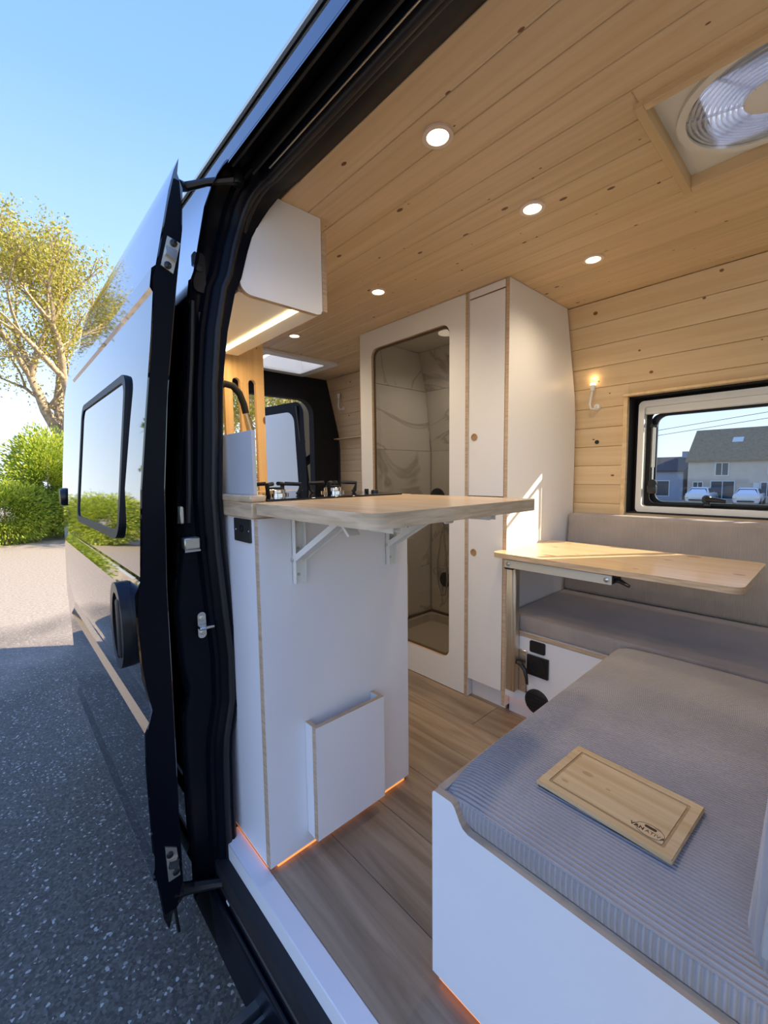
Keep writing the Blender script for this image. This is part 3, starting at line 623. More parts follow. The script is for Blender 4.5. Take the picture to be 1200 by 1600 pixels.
b = B(); b.box(-1.62, -1.0, .478, .488, 1.003, 1.163, .001); single('splash_panel', b, 'splash_white', 'pale blue-white splash panel standing on the worktop edge', 'splash panel')
# hob
hb = T('gas_hob', 'black glass gas hob set in the worktop', 'hob', (-1.25, .75, .985))
b = B(); b.box(-1.50, -.990, .510, .990, .985, .991, .002); P('glass_plate', b, 'hob_glass', hb)
for bx, byy in ((-1.20, .645), (-1.20, .862)):
    b = B(); b.lathe([(.0, .0), (.040, .0), (.040, .006), (.030, .008), (.030, .016), (.026, .019), (0.001, .019)], (bx, byy, .991), 'z', 24); bn = P('burner', b, 'chrome', hb)
    b = B(); b.lathe([(.024, .019), (.024, .024), (.001, .025)], (bx, byy, .991), 'z', 20); P('burner_cap', b, 'cast_iron', bn)
    for k in range(4):
        a = math.pi/4+k*math.pi/2; c, s = math.cos(a), math.sin(a)
        b = B(); b.tube([(bx+.068*c, byy+.068*s, .992), (bx+.075*c, byy+.075*s, 1.000), (bx+.080*c, byy+.080*s, 1.024), (bx+.030*c, byy+.030*s, 1.026)], .0068, 6); P('pan_support', b, 'cast_iron', bn)
for yy in (.935,):
    b = B(); b.lathe([(.013, 0), (.013, .006), (.010, .008)], (-1.10, yy+.03, .991), 'z', 16); P('knob', b, 'black_plastic', hb)
    b = B(); b.box(-1.12, -1.11, yy, yy+.012, .991, 1.003, .001); P('lid_hinge', b, 'black_plastic', hb)
# faucet
fc = T('kitchen_tap', 'black swan-neck kitchen tap with metal nozzle behind the splash panel', 'tap', (-1.55, .575, .985))
b = B(); b.lathe([(.028, 0), (.028, .01), (.02, .018)], (-1.55, .575, .985), 'z', 16); P('base', b, 'black_plastic', fc)
b = B(); b.tube([(-1.55, .575, 1.0), (-1.55, .575, 1.25), (-1.55, .585, 1.32), (-1.55, .61, 1.365), (-1.55, .645, 1.384), (-1.55, .675, 1.380), (-1.55, .700, 1.356), (-1.55, .715, 1.318), (-1.55, .722, 1.285)], .0125, 12); P('neck', b, 'carpet_black', fc)
b = B(); b.tube([(-1.55, .722, 1.287), (-1.55, .730, 1.255), (-1.55, .738, 1.222)], [.011, .013, .014], 14); P('nozzle', b, 'brass', fc)
# magazine pocket on the end panel
mg = T('magazine_pocket', 'white open-top pocket box fixed low on the cabinet end', 'storage box', (-.955, .72, .05))
b = B(); b.panel(-.944, -.930, .593, .843, .05, .376); P('front_board', b, WPY, mg)
for y0, y1 in ((.593, .607), (.829, .843)):
    b = B(); b.panel(-.980, -.944, y0, y1, .05, .376); P('side_board', b, WPY, mg)
b = B(); b.panel(-.980, -.944, .607, .829, .05, .064); P('bottom_board', b, WPY, mg)
# fold-down table
ft = T('folding_table', 'fold-out pine table leaf on white brackets at the cabinet end', 'table', (-.98, .73, .77))
b = B(); b.prism(rrect(-.983, .464, -.531, 1.018, .03, 8), 'z', .957, .985, 0, 1); P('table_leaf', b, ['worktop', 'worktop_edge'], ft)
for yb in (.568, .901):
    b = B(); b.box(-.980, -.977, yb, yb+.034, .767, .953); b.box(-.980, -.962, yb, yb+.003, .767, .953, .001); b.box(-.980, -.962, yb+.031, yb+.034, .767, .953, .001); br = P('bracket', b, 'white_metal', ft)
    b = B(); b.box(-.975, -.60, yb+.004, yb+.007, .934, .957, .001); b.box(-.975, -.60, yb+.027, yb+.030, .934, .957, .001); b.box(-.975, -.60, yb+.004, yb+.030, .954, .957); P('arm', b, 'white_metal', br)
    b = B()
    for dy in (-.002, .033): 
        b.prism([(-.979, .836), (-.968, .824), (-.772, .938), (-.779, .950)], 'y', yb+dy, yb+dy+.003)
    b.prism([(-.973, .831), (-.970, .828), (-.774, .942), (-.777, .946)], 'y', yb, yb+.034); P('strut', b, 'white_metal', br)
    b = B(); b.prism([(-.776, .945), (-.765, .945), (-.735, .918), (-.741, .914)], 'y', yb+.001, yb+.033); P('release_lever', b, 'white_metal', br)
    for x, z in ((-.972, .831), (-.773, .944)):
        b = B(); b.lathe([(.005, 0), (.005, -.003), (.003, -.004)], (x, yb-.002, z), 'y', 10); P('rivet', b, 'zinc', br)
    for z in (.79, .86, .93):
        b = B(); b.lathe([(.004, 0), (.004, .003)], (-.977, yb+.017, z), 'x', 8); P('screw', b, 'zinc', br)
# overhead cabinet
oc = T('overhead_cabinet', 'white overhead cabinet with rounded lower corner and light strip underneath', 'cabinet', (-1.45, .68, 1.545))
prof = [(.535+.035*(1-math.sin(math.radians(a))), 1.549+.03*(1-math.cos(math.radians(a)))) for a in range(0, 91, 15)][::-1]
prof += [(.785, 1.549), (.797, 1.553), (.803, 1.565), (.803, 1.839), (.64, 1.839), (.58, 1.715), (.552, 1.663)]
b = B(); b.prism(prof, 'x', -1.170, -1.1525, 0, 1); P('end_panel', b, WPY, oc)
b = B(); b.panel(-1.78, -1.168, .535, .803, 1.556, 1.570); P('bottom_panel', b, WPY, oc)
b = B(); b.panel(-1.78, -1.152, .805, .822, 1.563, 1.80); P('flap_door', b, WPY, oc)
b = B(); b.box(-1.78, -1.168, .62, .803, 1.80, 1.838); P('top_rail', b, 'white', oc)
b = B(); b.box(-1.775, -1.170, .714, .730, 1.551, 1.556); P('led_strip', b, 'led_warm', oc, 'glowing warm light strip')
ld = bpy.data.lights.new('strip_glow', 'AREA'); ld.shape = 'RECTANGLE'; ld.size = .6; ld.size_y = .016; ld.energy = 1.5; ld.color = (1, .75, .42)
lo = bpy.data.objects.new('strip_glow', ld); COL.objects.link(lo); lo.parent = oc; lo.location = (-1.47+1.45, .722-.68, 1.549-1.545)
# slatted partition
pts = [(.42, 1.003)]
for ys in (.505, .578, .651, .7235, .794, .867):
    w_ = .0355; r = w_/2; pts += [(ys, 1.003), (ys, 1.459)]
    for a in range(160, 19, -20): pts.append((ys+r+r*math.cos(math.radians(a)), 1.459+r*math.sin(math.radians(a))))
    pts += [(ys+w_, 1.459), (ys+w_, 1.003)]
pts += [(.942, 1.003), (.942, 1.839), (.66, 1.839), (.42, 1.60)]
b = B()
# built as bars plus a shaped head so every face stays simple
slots = (.505, .578, .651, .7235, .794, .867); w_ = .0355; ed = [.42]+[v for s in slots for v in (s, s+w_)]+[.942]
pa = T('slatted_partition', 'pine partition with rounded vertical slots beside the tap', 'partition', (-1.83, .68, .0))
for k in range(0, len(ed), 2):
    b = B(); b.box(-1.845, -1.825, ed[k], ed[k+1], .0 if k == 0 else .4, 1.4795 if k == 0 else 1.459); P('slat', b, 'pine_z', pa)
b = B()
low = [(.42+.0, 1.459)]
for s in slots:
    r = w_/2
    low += [(s+r-r*math.cos(math.radians(a)), 1.459+r*math.sin(math.radians(a))) for a in range(0, 181, 20)]
low.append((.942, 1.459))
top = [(y, 1.839 if y > .62 else 1.64+(y-.42)*1.0) for y, z in low]
for x in (-1.845, -1.825): b.loft([[(x, y, z) for y, z in low], [(x, y, z) for y, z in top]])
b.loft([[(-1.845, y, z) for y, z in low], [(-1.825, y, z) for y, z in low]]); b.loft([[(-1.845, .942, z) for z in (1.459, 1.839)], [(-1.825, .942, z) for z in (1.459, 1.839)]])
P('head_board', b, 'pine_z', pa)

# ------------------------------------------------------------------ shower
sh = T('shower_cabin', 'white shower cabin with a smoked window in its front', 'shower', (-1.55, 1.9, 0))
b = B(); O = rrect(-1.928, .004, -1.192, 1.838, .003, 6); I = rrect(-1.830, .150, -1.283, 1.738, .045, 6); b.ring(O, I, 'y', 1.594, 1.612, 0, 1); dr = P('door', b, WPY, sh)
b = B(); b.ring(rrect(-1.836, .144, -1.277, 1.744, .05), rrect(-1.820, .160, -1.293, 1.728, .04), 'y', 1.609, 1.616); P('window_seal', b, 'brown_seal', dr)
b = B(); b.prism(rrect(-1.833, .147, -1.280, 1.741, .047), 'y', 1.6122, 1.6165); P('window_pane', b, 'acrylic_smoke', dr)
b = B(); b.panel(-1.190, -1.174, 1.590, 2.2, .0, 1.838); P('side_panel', b, WPY, sh)
b = B(); b.panel(-1.966, -1.950, 1.62, 2.23, 0, 1.838); P('side_panel', b, WPY, sh)
b = B(); b.box(-1.95, -1.19, 2.222, 2.234, .0, 1.42); b.box(-1.947, -1.944, 1.614, 2.222, .04, 1.83); P('backing', b, 'shower_white', sh)
rows = [.065, .43, .815, 1.203, 1.59, 1.83]
for z0, z1 in zip(rows, rows[1:]):
    b = B(); b.box(-1.944, -1.936, 1.614, 2.20, z0+.001, z1-.001, .001); P('tile', b, 'marble', sh)
    for x0, x1 in ((-1.934, -1.56), (-1.558, -1.192)):
        if z1 < 1.4: b = B(); b.box(x0, x1, 2.212, 2.222, z0+.001, z1-.001, .001)
        else:
            b = B(); zt = z1-.001; zb = z0+.001; b.prism([(min(2.212, wy(zb)-.03), zb), (min(2.222, wy(zb)-.02), zb), (min(2.222, wy(zt)-.02), zt), (min(2.212, wy(zt)-.03), zt)], 'x', x0, x1)
        P('tile', b, 'marble', sh)
b = B(); b.box(-1.936, -1.192, 1.614, 2.21, .004, .05, .004); b.ring(rrect(-1.936, 1.614, -1.192, 2.21, .01), rrect(-1.895, 1.65, -1.235, 2.17, .05), 'z', .05, .10); P('shower_tray', b, 'tray', sh)
b = B(); b.ring(rrect(-1.936, 1.614, -1.192, 2.212, .005), rrect(-1.922, 1.628, -1.206, 2.198, .02), 'z', .10, .112); P('tray_seal', b, 'brown_seal', sh)
b = B(); b.prism(rrect(1.63, .13, 2.09, .63, .06), 'x', -1.936, -1.925); P('toilet_hatch', b, 'shower_white', sh)
mxr = B(); mxr.tube([(-1.86, 2.19, .77), (-1.72, 2.19, .77)], .02, 12); mxr.tube([(-1.79, 2.19, .77), (-1.79, 2.12, .80)], .009, 8); mx_ = P('mixer', mxr, 'black_plastic', sh)
b = B(); b.tube([(-1.80, 2.19, .76), (-1.825, 2.18, .63), (-1.845, 2.17, .45), (-1.842, 2.17, .31), (-1.815, 2.17, .24), (-1.78, 2.17, .25), (-1.76, 2.17, .35), (-1.78, 2.18, .52), (-1.80, 2.18, .66), (-1.805, 2.185, .86)], .0065, 8); P('hose', b, 'steel', mx_)
b = B(); b.lathe([(.048, 0), (.05, -.008), (.04, -.018), (.03, -.02)], (-1.80, 2.205, .345), 'y', 20); P('valve_knob', b, 'matte_black', sh)
b = B(); b.lathe([(.06, 0), (.06, -.006), (.02, -.02)], (-1.80, 2.12, .90), 'y', 16); P('shower_head', b, 'black_plastic', mx_)
b = B(); b.box(-1.945, -1.192, 1.614, 2.10, 1.831, 1.838); cpn = P('ceiling_panel', b, 'shower_white', sh)
b = B(); b.lathe([(.05, 0), (.05, -.006), (.04, -.009)], (-1.56, 1.92, 1.831), 'z', 24); P('fill_light', b, 'shower_fill_disc', cpn, 'round fill light added to the shower ceiling')
ld = bpy.data.lights.new('shower_fill', 'SPOT'); ld.energy = 5; ld.color = (1, .93, .84); ld.spot_size = math.radians(155); ld.spot_blend = 1; ld.shadow_soft_size = .05  # disc and spot added on a faint pale oval to brighten the shower
lo = bpy.data.objects.new('shower_fill', ld); COL.objects.link(lo); lo.parent = sh; lo.location = (-.01, .02, 1.80)

# ------------------------------------------------------------------ wardrobe
wd = T('wardrobe', 'tall narrow white wardrobe between the shower and the dinette', 'wardrobe', (-1.07, 1.9, 0))
b = B(); b.prism([(1.594, .03), (1.594, 1.838), (2.108, 1.838), (2.215, 1.43), (2.228, 1.32), (2.228, .03)], 'x', -.990, -.974, 0, 1); P('side_panel', b, WPY, wd)
for z0, z1, zk in ((.092, .948, .694), (.951, 1.802, 1.211)):
    b = B(); b.panel(-1.172, -.992, 1.594, 1.610, z0, z1); d_ = P('door', b, WPY, wd)
    b = B(); b.lathe([(.015, 0), (.0165, -.002), (.0125, -.003), (.0115, -.0005)], (-1.142, 1.594, zk), 'y', 24); P('finger_hole', b, ['knob_wood'], d_)
b = B(); b.panel(-1.172, -.992, 1.594, 1.610, 1.806, 1.838); P('header', b, WPY, wd)
b = B(); b.box(-1.172, -.992, 1.612, 2.10, 1.45, 1.47); b.box(-1.172, -.992, 2.18, 2.19, .09, 1.4); b.box(-1.172, -.992, 1.615, 2.18, .08, .09); P('carcass', b, 'white', wd)
b = B(); b.box(-1.172, -.992, 1.632, 1.648, 0, .080); P('kick_board', b, 'white', wd)

# ------------------------------------------------------------------ far bench
fb = T('bench', 'long white bench base below the far window with black sockets', 'bench', (-.3, 1.9, 0))
b = B(); b.panel(-.973, .40, 1.594, 1.610, .085, .372); P('front_panel', b, WPY, fb)
b = B(); b.panel(-.973, .40, 1.592, 2.22, .373, .389); P('seat_board', b, WPY, fb)
b = B(); b.box(-.973, .40, 1.632, 1.648, 0, .084); P('kick_board', b, 'white', fb)
b = B(); b.box(-.973, -.55, 1.612, 1.622, .078, .084); P('led_strip', b, 'led_orange', fb)
b = B(); b.prism(rrect(-.857, .318, -.791, .366, .007), 'y', 1.588, 1.594); P('usb_plate', b, 'black_plastic', fb, 'small black charging plate')
b = B(); b.prism(rrect(-.867, .221, -.775, .305, .003), 'y', 1.586, 1.594); s_ = P('socket_plate', b, 'black_plastic', fb, 'square black socket')
b = B(); b.ring(ellipse(-.821, .263, .032, .032), ellipse(-.821, .263, .028, .028), 'y', 1.584, 1.587); b.lathe([(.003, 0), (.003, -.003)], (-.821, 1.586, .263), 'y', 8); P('socket_well', b, 'matte_black', s_)
b = B(); b.lathe([(.052, 0), (.052, -.006), (.045, -.010), (.001, -.010)], (-.822, 1.594, .112), 'y', 32); v_ = P('heater_outlet', b, 'matte_black', fb, 'round black heater outlet')
for k in range(4):
    b = B(); b.box(-.862, -.782, 1.581, 1.585, .085+k*.017, .091+k*.017); P('louvre', b, 'black_plastic', v_)
# cushions
def cushion(x0, x1, y0, y1, z0, z1, r, sag=0, nx=26, ny=20):
    b = B(); b.box(x0, x1, y0, y1, z0, z1)
    bmesh.ops.bevel(b.bm, geom=b.bm.edges[:], offset=r, segments=4, affect='EDGES', profile=.5)
    return b
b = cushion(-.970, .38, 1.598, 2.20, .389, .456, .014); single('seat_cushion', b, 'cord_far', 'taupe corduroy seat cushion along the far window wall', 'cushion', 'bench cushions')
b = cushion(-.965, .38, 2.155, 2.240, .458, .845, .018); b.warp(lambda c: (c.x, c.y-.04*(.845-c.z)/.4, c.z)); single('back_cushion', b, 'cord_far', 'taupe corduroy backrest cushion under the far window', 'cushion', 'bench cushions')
# near bench
nb = T('bench', 'white bench base with rounded front cut-out next to the doorway', 'bench', (-.1, 1.1, 0))
out = [(-.533, .02)]+[(-.533+.008*(1-math.cos(math.radians(a))), .413+.008*math.sin(math.radians(a))) for a in (0, 30, 60, 90)]
out += [(-.488+.012*math.sin(math.radians(a)), .409+.012*math.cos(math.radians(a))) for a in (0, 30, 60)]
out += [(-.470, .402), (-.466, .394), (-.458, .384), (-.446, .379), (.40, .379), (.40, .02)]
b = B(); b.prism(out, 'y', .610, .626, 0, 1); P('front_panel', b, WPY, nb)
b = B(); b.panel(-.533, -.517, .627, 1.590, .02, .420); P('end_panel', b, WPY, nb)
b = B(); b.panel(-.515, .40, .628, 1.590, .362, .378); P('seat_board', b, WPY, nb)
b = B(); b.box(-.50, .38, .650, 1.588, .0, .02); P('plinth', b, 'white', nb)
b = B(); b.box(-.528, -.505, .64, 1.58, .008, .018); P('led_strip', b, 'led_orange', nb)
b = B(); b.box(-.52, .38, .616, .640, .008, .018); P('led_strip', b, 'led_orange', nb)
b = B(); NX, NY = 40, 60; xs_ = [-.513+.893*i/NX for i in range(NX+1)]; ys_ = [.6275+.9625*(j/NY)**1.5 for j in range(NY+1)]
def ctop(x, y): return .4535-.030*math.exp(-(y-.6275)/.045)-.012*math.exp(-(x+.513)/.02)-.01*math.exp(-(1.59-y)/.015)+.0025*math.sin((x+.5)*7)*math.sin(y*5)
b.loft([[(x, y, ctop(x, y)) for x in xs_] for y in ys_])
b.loft([[(x, .6275, .3795) for x in xs_], [(x, .6235, .395) for x in xs_], [(x, .6235, .412) for x in xs_], [(x, .6275, ctop(x, .6275)) for x in xs_]])
b.loft([[(-.513, y, .3795) for y in ys_], [(-.5145, y, .41) for y in ys_], [(-.513, y, ctop(-.513, y)) for y in ys_]])
b.loft([[(.38, y, .3795) for y in ys_], [(.38, y, ctop(.38, y)) for y in ys_]]); b.loft([[(x, 1.59, .3795) for x in xs_], [(x, 1.59, ctop(x, 1.59)) for x in xs_]])
b.loft([[(x, .6275, .3795) for x in xs_], [(x, 1.59, .3795) for x in xs_]]); bmesh.ops.remove_doubles(b.bm, verts=b.bm.verts[:], dist=.0002)
nc = single('seat_cushion', b, 'cord', 'lilac-grey ribbed corduroy seat cushion carrying the cutting board', 'cushion', 'bench cushions')
b = B(); b.tube([(-.512, .6285, .418), (-.1, .6285, .4225), (.36, .6285, .4225)], .003, 8); P('piping', b, 'cord', nc)
b = cushion(-.058, .06, .600, 1.585, .457, .96, .045)
b.warp(lambda c: (c.x+(c.z-.456)*.06, c.y, c.z)); bc = single('back_cushion', b, 'cord_back', 'lilac-grey ribbed backrest cushion standing on the near bench', 'cushion', 'bench cushions')
b = B(); b.tube([(-.036+(z-.456)*.06, y, z) for y, z in [(1.54, .466), (.66, .466), (.625, .48), (.610, .51), (.606, .6), (.606, .85), (.62, .93), (.66, .950), (1.5, .950)]], .007, 8); P('piping', b, 'piping', bc, 'pale piping')

# cutting board
cbx = [(-.377, .729), (-.364, .895), (-.142, .876), (-.148, .721)]; zb = .4575
k_ = (1.05-zb)/(1.05-.46); cbx = [(x*k_, y*k_) for x, y in cbx]
ux = Vector((cbx[3][0]-cbx[0][0], cbx[3][1]-cbx[0][1], 0)); ux2 = Vector((cbx[2][0]-cbx[1][0], cbx[2][1]-cbx[1][1], 0)); ang = math.atan2((ux+ux2).y, (ux+ux2).x)
cw, chh = (ux.length+ux2.length)/2, .164
cc = Vector((sum(p[0] for p in cbx)/4, sum(p[1] for p in cbx)/4, .455))
cb_ = T('cutting_board', 'bamboo cutting board with routed groove and burnt logo', 'cutting board', cc); cb_.rotation_euler = (0, 0, ang); cb_.scale = (1, 1, .68)
b = B(); b.box(-cw/2, cw/2, -chh/2, chh/2, 0, .009, .0015); P('slab', b, 'bamboo', cb_, local=True)
R_ = lambda m, r: rrect(-cw/2+m, -chh/2+m, cw/2-m, chh/2-m, r, 4)
b = B(); b.ring(R_(0.0015, .002), R_(.016, .003), 'z', .009, .0115); P('rim', b, 'bamboo', cb_, local=True)
b = B(); b.ring(R_(.016, .003), R_(.021, .003), 'z', .0088, .0094); P('groove', b, 'bamboo_dark', cb_, local=True)
b = B(); b.prism(R_(.021, .003), 'z', .009, .0112); P('field', b, 'bamboo', cb_, local=True)
def text(body, size, loc, bold=0.):
    c = bpy.data.curves.new('lettering', 'FONT'); c.body = body; c.size = size; c.extrude = .0002; c.offset = bold; c.space_character = 1.1
    o = bpy.data.objects.new('lettering', c); COL.objects.link(o); dg = bpy.context.evaluated_depsgraph_get(); me = bpy.data.meshes.new_from_object(o.evaluated_get(dg))
    bpy.data.objects.remove(o); me.materials.clear(); me.materials.append(M['logo'])
    q = bpy.data.objects.new('lettering', me); COL.objects.link(q); q.parent = cb_; q.location = loc; return q
lx, ly = cw/2-.062, -chh/2+.030
text('VAN', .0095, (lx-.009, ly-.001, .0114), .0004); text('ATIVA', .0095, (lx+.0135, ly-.001, .0114))
b = B(); b.ring(ellipse(lx+.019, ly+.0055, .0215, .0145, 36), ellipse(lx+.019, ly+.0055, .0208, .0138, 36), 'z', .0112, .0116); b.prism(rrect(lx+.009, ly+.0095, lx+.027, ly+.0155, .0028, 4), 'z', .0112, .0116); P('emblem', b, 'logo', cb_, local=True)

# ------------------------------------------------------------------ dinette table
dt = T('dinette_table', 'light wooden dinette table on an aluminium post', 'table', (-.93, 1.57, .13))
b = B(); b.prism(rrect(-.995, 1.512, -.184, 1.988, .03), 'z', .705, .725, 0, 1); P('tabletop', b, ['table_top', 'worktop_edge'], dt)
b = B(); b.box(-.938, -.528, 1.522, 1.526, .668, .701, .001); rl = P('slide_rail', b, 'alu_white', dt); 
for x0, x1, z0 in ((-.94, -.905, .66), (-.56, -.525, .672)):
    b = B(); b.box(x0, x1, 1.526, 1.60, z0, .704); P('rail_block', b, 'matte_black', rl)
for x in (-.921, -.545):
    b = B(); b.lathe([(.0085, 0), (.0085, -.005), (.004, -.007)], (x, 1.522, .685), 'y', 14); P('bolt', b, 'steel', rl)
b = B(); b.tube([(-.535, 1.545, .682), (-.505, 1.535, .684), (-.475, 1.53, .672)], [.007, .008, .005], 8); P('clamp_lever', b, 'black_plastic', dt)
b = B(); b.box(-.948, -.903, 1.552, 1.586, .135, .705, .004); b.box(-.935, -.916, 1.549, 1.556, .14, .66, .002); P('post', b, 'alu', dt)
b = B(); b.box(-.912, -.868, 1.586, 1.594, .135, .315, .002); bp_ = P('wall_bracket', b, 'alu', dt)
for z in (.155, .225, .295):
    b = B(); b.lathe([(.005, 0), (.005, -.003)], (-.880, 1.586, z), 'y', 8); P('screw', b, 'zinc', bp_)
b = B(); b.tube([(-.905, 1.572, .265), (-.880, 1.565, .262), (-.862, 1.562, .245), (-.853, 1.560, .215), (-.850, 1.560, .19)], [.010, .010, .009, .007, .006], 8); P('clamp_lever', b, 'black_plastic', dt)

# ------------------------------------------------------------------ small wall things
def reading_lamp(x, z, yb, on, label, energy):
    t = T('reading_lamp', label, 'lamp', (x, yb, z), 'gooseneck reading lamps')
    b = B(); b.lathe([(.017, 0), (.017, -.006), (.012, -.012)], (x, yb, z), 'y', 18); P('base', b, 'white_plastic', t)
    b = B(); b.tube([(x, yb-.01, z), (x-.004, yb-.025, z-.012), (x-.016, yb-.035, z-.010), (x-.020, yb-.04, z+.012), (x-.014, yb-.042, z+.045), (x-.008, yb-.044, z+.075)], .0055, 8); P('gooseneck', b, 'white_plastic', t)
    b = B(); b.tube([(x-.008, yb-.044, z+.075), (x-.006, yb-.044, z+.100)], [.011, .013], 14); P('head', b, 'white_plastic', t)
    b = B(); b.lathe([(.0135, 0), (.013, .010), (.004, .012)], (x-.006, yb-.044, z+.100), 'z', 14); P('bulb', b, 'lamp_on' if on else 'white_plastic', t)
    if on:
        ld = bpy.data.lights.new('lamp_glow', 'POINT'); ld.energy = energy; ld.color = (1, .68, .36); ld.shadow_soft_size = .012
        lo = bpy.data.objects.new('lamp_glow', ld); COL.objects.link(lo); lo.parent = t; lo.location = (-.006, -.048, .128)
reading_lamp(-.872, 1.372, wy(1.372), True, 'lit white gooseneck reading lamp beside the far window', .05)
reading_lamp(-2.86, 1.60, wy(1.60), False, 'unlit white gooseneck reading lamp on the rear cladding', 0)
b = B(); b.lathe([(.010, 0), (.010, -.003), (.007, -.004)], (-.872, 2.25, 1.20), 'y', 18); single('wall_grommet', b, 'matte_black', 'small round black cable grommet in the pine cladding', 'grommet')

# ------------------------------------------------------------------ outdoors: trees, hedges, fence
def leaf_mesh(name, pts, size, seed, mname, parent, base, droop=.3):
    g = np.random.default_rng(seed); n = len(pts); pts = np.asarray(pts)
    d = g.normal(size=(n, 3)); d /= np.linalg.norm(d, axis=1)[:, None]; u = np.cross(d, g.normal(size=(n, 3))); u /= np.linalg.norm(u, axis=1)[:, None]
    s = size*g.uniform(.6, 1.3, (n, 1)); V = np.stack([pts-d*s, pts+u*s*.45, pts+d*s, pts-u*s*.45], 1).reshape(-1, 3)-np.array(base)
    me = bpy.data.meshes.new(name); me.from_pydata(V.tolist(), [], [(4*i, 4*i+1, 4*i+2, 4*i+3) for i in range(n)]); me.materials.append(M[mname])
    o = bpy.data.objects.new(name, me); link(o, parent, base); o['kind'] = 'stuff'; return o
def tree(name, label, base, h, spread, leafm, seed, nl, lsize, trunk=.3, levels=5, group=None, fork=.32, lean=(0, 0)):
    r = random.Random(seed); g = np.random.default_rng(seed); base = Vector(base); t = T(name, label, 'tree', base, group); b = B(); tips = []
    def grow(p, d, L, rad, lev):
        pts = [p]; q = p; dd = d.copy(); ns = 4
        for i in range(ns):
            dd = (dd+Vector((r.uniform(-1, 1), r.uniform(-1, 1), r.uniform(-.4, .8)))*.17).normalized(); q = q+dd*L/ns; pts.append(q)
        b.tube(pts, [rad*(1-.42*i/ns) for i in range(ns+1)], 10 if lev == 0 else (7 if lev < 3 else 4), cap=False)
        if lev >= 2: tips.extend(pts[2:])
        if lev == levels: return
        k = 3 if lev == 0 else r.choice((2, 3, 3))
        for j in range(k):
            a = 2*math.pi*(j/k)+r.uniform(-.5, .5); tilt = r.uniform(.35, .85)*spread
            ax = dd.orthogonal().normalized(); ax.rotate(Matrix.Rotation(a, 3, dd)); nd = (dd*math.cos(tilt)+ax*math.sin(tilt)); nd.z += .12; nd.normalize()
            st_ = pts[-1] if j else pts[-1]; grow(st_, nd, L*r.uniform(.62, .82), rad*.60*r.uniform(.8, 1), lev+1)
        if lev in (1, 2):
            a = r.uniform(0, 6.28); ax = dd.orthogonal().normalized(); ax.rotate(Matrix.Rotation(a, 3, dd)); grow(pts[2], (dd*.5+ax*.8).normalized(), L*.55, rad*.35, lev+2 if lev+2 <= levels else levels)
    grow(base-Vector((0, 0, .1)), Vector((lean[0], lean[1], 1)).normalized(), h*fork, trunk, 0)
    P('trunk', b, 'bark', t, smooth=80)
    tp = np.array([list(v) for v in tips]); idx = g.integers(0, len(tp), nl)
    leaf_mesh('foliage', tp[idx]+g.normal(size=(nl, 3))*h*.022, lsize, seed, leafm, t, base)
    return t
def bush(name, label, c, rad, leafm, seed, nl, lsize, group=None, stems=5, shell=.35, cat='bush'):
    g = np.random.default_rng(seed); base = Vector((c[0], c[1], c[2])); t = T(name, label, cat, base, group); b = B()
    for k in range(stems):
        a = 2*math.pi*k/stems; e = Vector((math.cos(a)*rad[0]*.6, math.sin(a)*rad[1]*.6, rad[2]*1.3)); b.tube([base, base+e*.5+Vector((0, 0, .1)), base+e], [.035, .022, .008], 6)
    P('stems', b, 'bark', t)
    d = g.normal(size=(nl, 3)); d /= np.linalg.norm(d, axis=1)[:, None]; rr = g.uniform(1-shell, 1, nl)**.7
    lump = 1+.16*np.sin(d[:, 0]*7+seed)*np.sin(d[:, 1]*6+seed*2)*np.sin(d[:, 2]*8)
    pts = d*(rr*lump)[:, None]*np.array(rad); pts[:, 2] = np.abs(pts[:, 2]+rad[2]*.92); pts += np.array(base)
    leaf_mesh('foliage', pts, lsize, seed, leafm, t, base)
    return t
tree('budding_tree', 'big budding tree with forked trunk behind the green hedge', (-17.0, 1.95, GZ), 9.8, .82, 'leaf_spring', 11, 26000, .047, .36, 5, fork=.30, lean=(0, -.05))
bush('leafy_bush', 'tall round green bush at the foot of the budding tree', (-15.4, 1.15, GZ), (1.1, 1.05, 1.62), 'leaf_green', 3, 22000, .05, shell=.9)
for k, (y, lab) in enumerate(((.2, 'clipped hedge bush just below the budding tree'), (2.2, 'clipped hedge bush beside the van rear'), (-2.0, 'clipped hedge bush reflected in the sliding door'))):
    bush('hedge_bush', 'low bright green hedge bush, '+lab, (-14.4, y, GZ), (.75, 1.25, .86), 'leaf_green', 20+k, 17000, .042, 'hedge along the car park', shell=.8)
for k, (y, hh) in enumerate(((-4.3, 1.3), (-7.2, 1.0))):
    bush('dark_shrub', ('taller' if k == 0 else 'lower')+' dark green shrub before the concrete fence', (-14.2, y, GZ), (.8, 1.3, hh*.55), 'leaf_dark', 40+k, 3500, .09, 'shrubs before the fence')
tree('round_tree', 'dense green tree beyond the concrete fence', (-24, -6.5, GZ), 6.0, .8, 'leaf_dark', 51, 6000, .16, .2, 4, 'trees beyond the fence')
tree('round_tree', 'slender green tree beyond the fence end', (-26, -11, GZ), 8.0, .5, 'leaf_dark', 52, 6000, .17, .2, 4, 'trees beyond the fence')
tree('round_tree', 'wide green tree beyond the far fence bays', (-21, -15, GZ), 5.5, .9, 'leaf_green', 53, 6000, .15, .2, 4, 'trees beyond the fence')
tree('lot_tree', 'budding tree seen through the open rear doorway', (-10.0, 6.4, GZ), 10.5, .9, 'leaf_spring', 61, 14000, .045, .14, 5, 'trees behind the van', fork=.16)
tree('lot_tree', 'leaning budding tree behind the open rear door', (-15.5, 9.8, GZ), 13.5, .9, 'leaf_spring', 62, 14000, .055, .2, 5, 'trees behind the van', fork=.16)
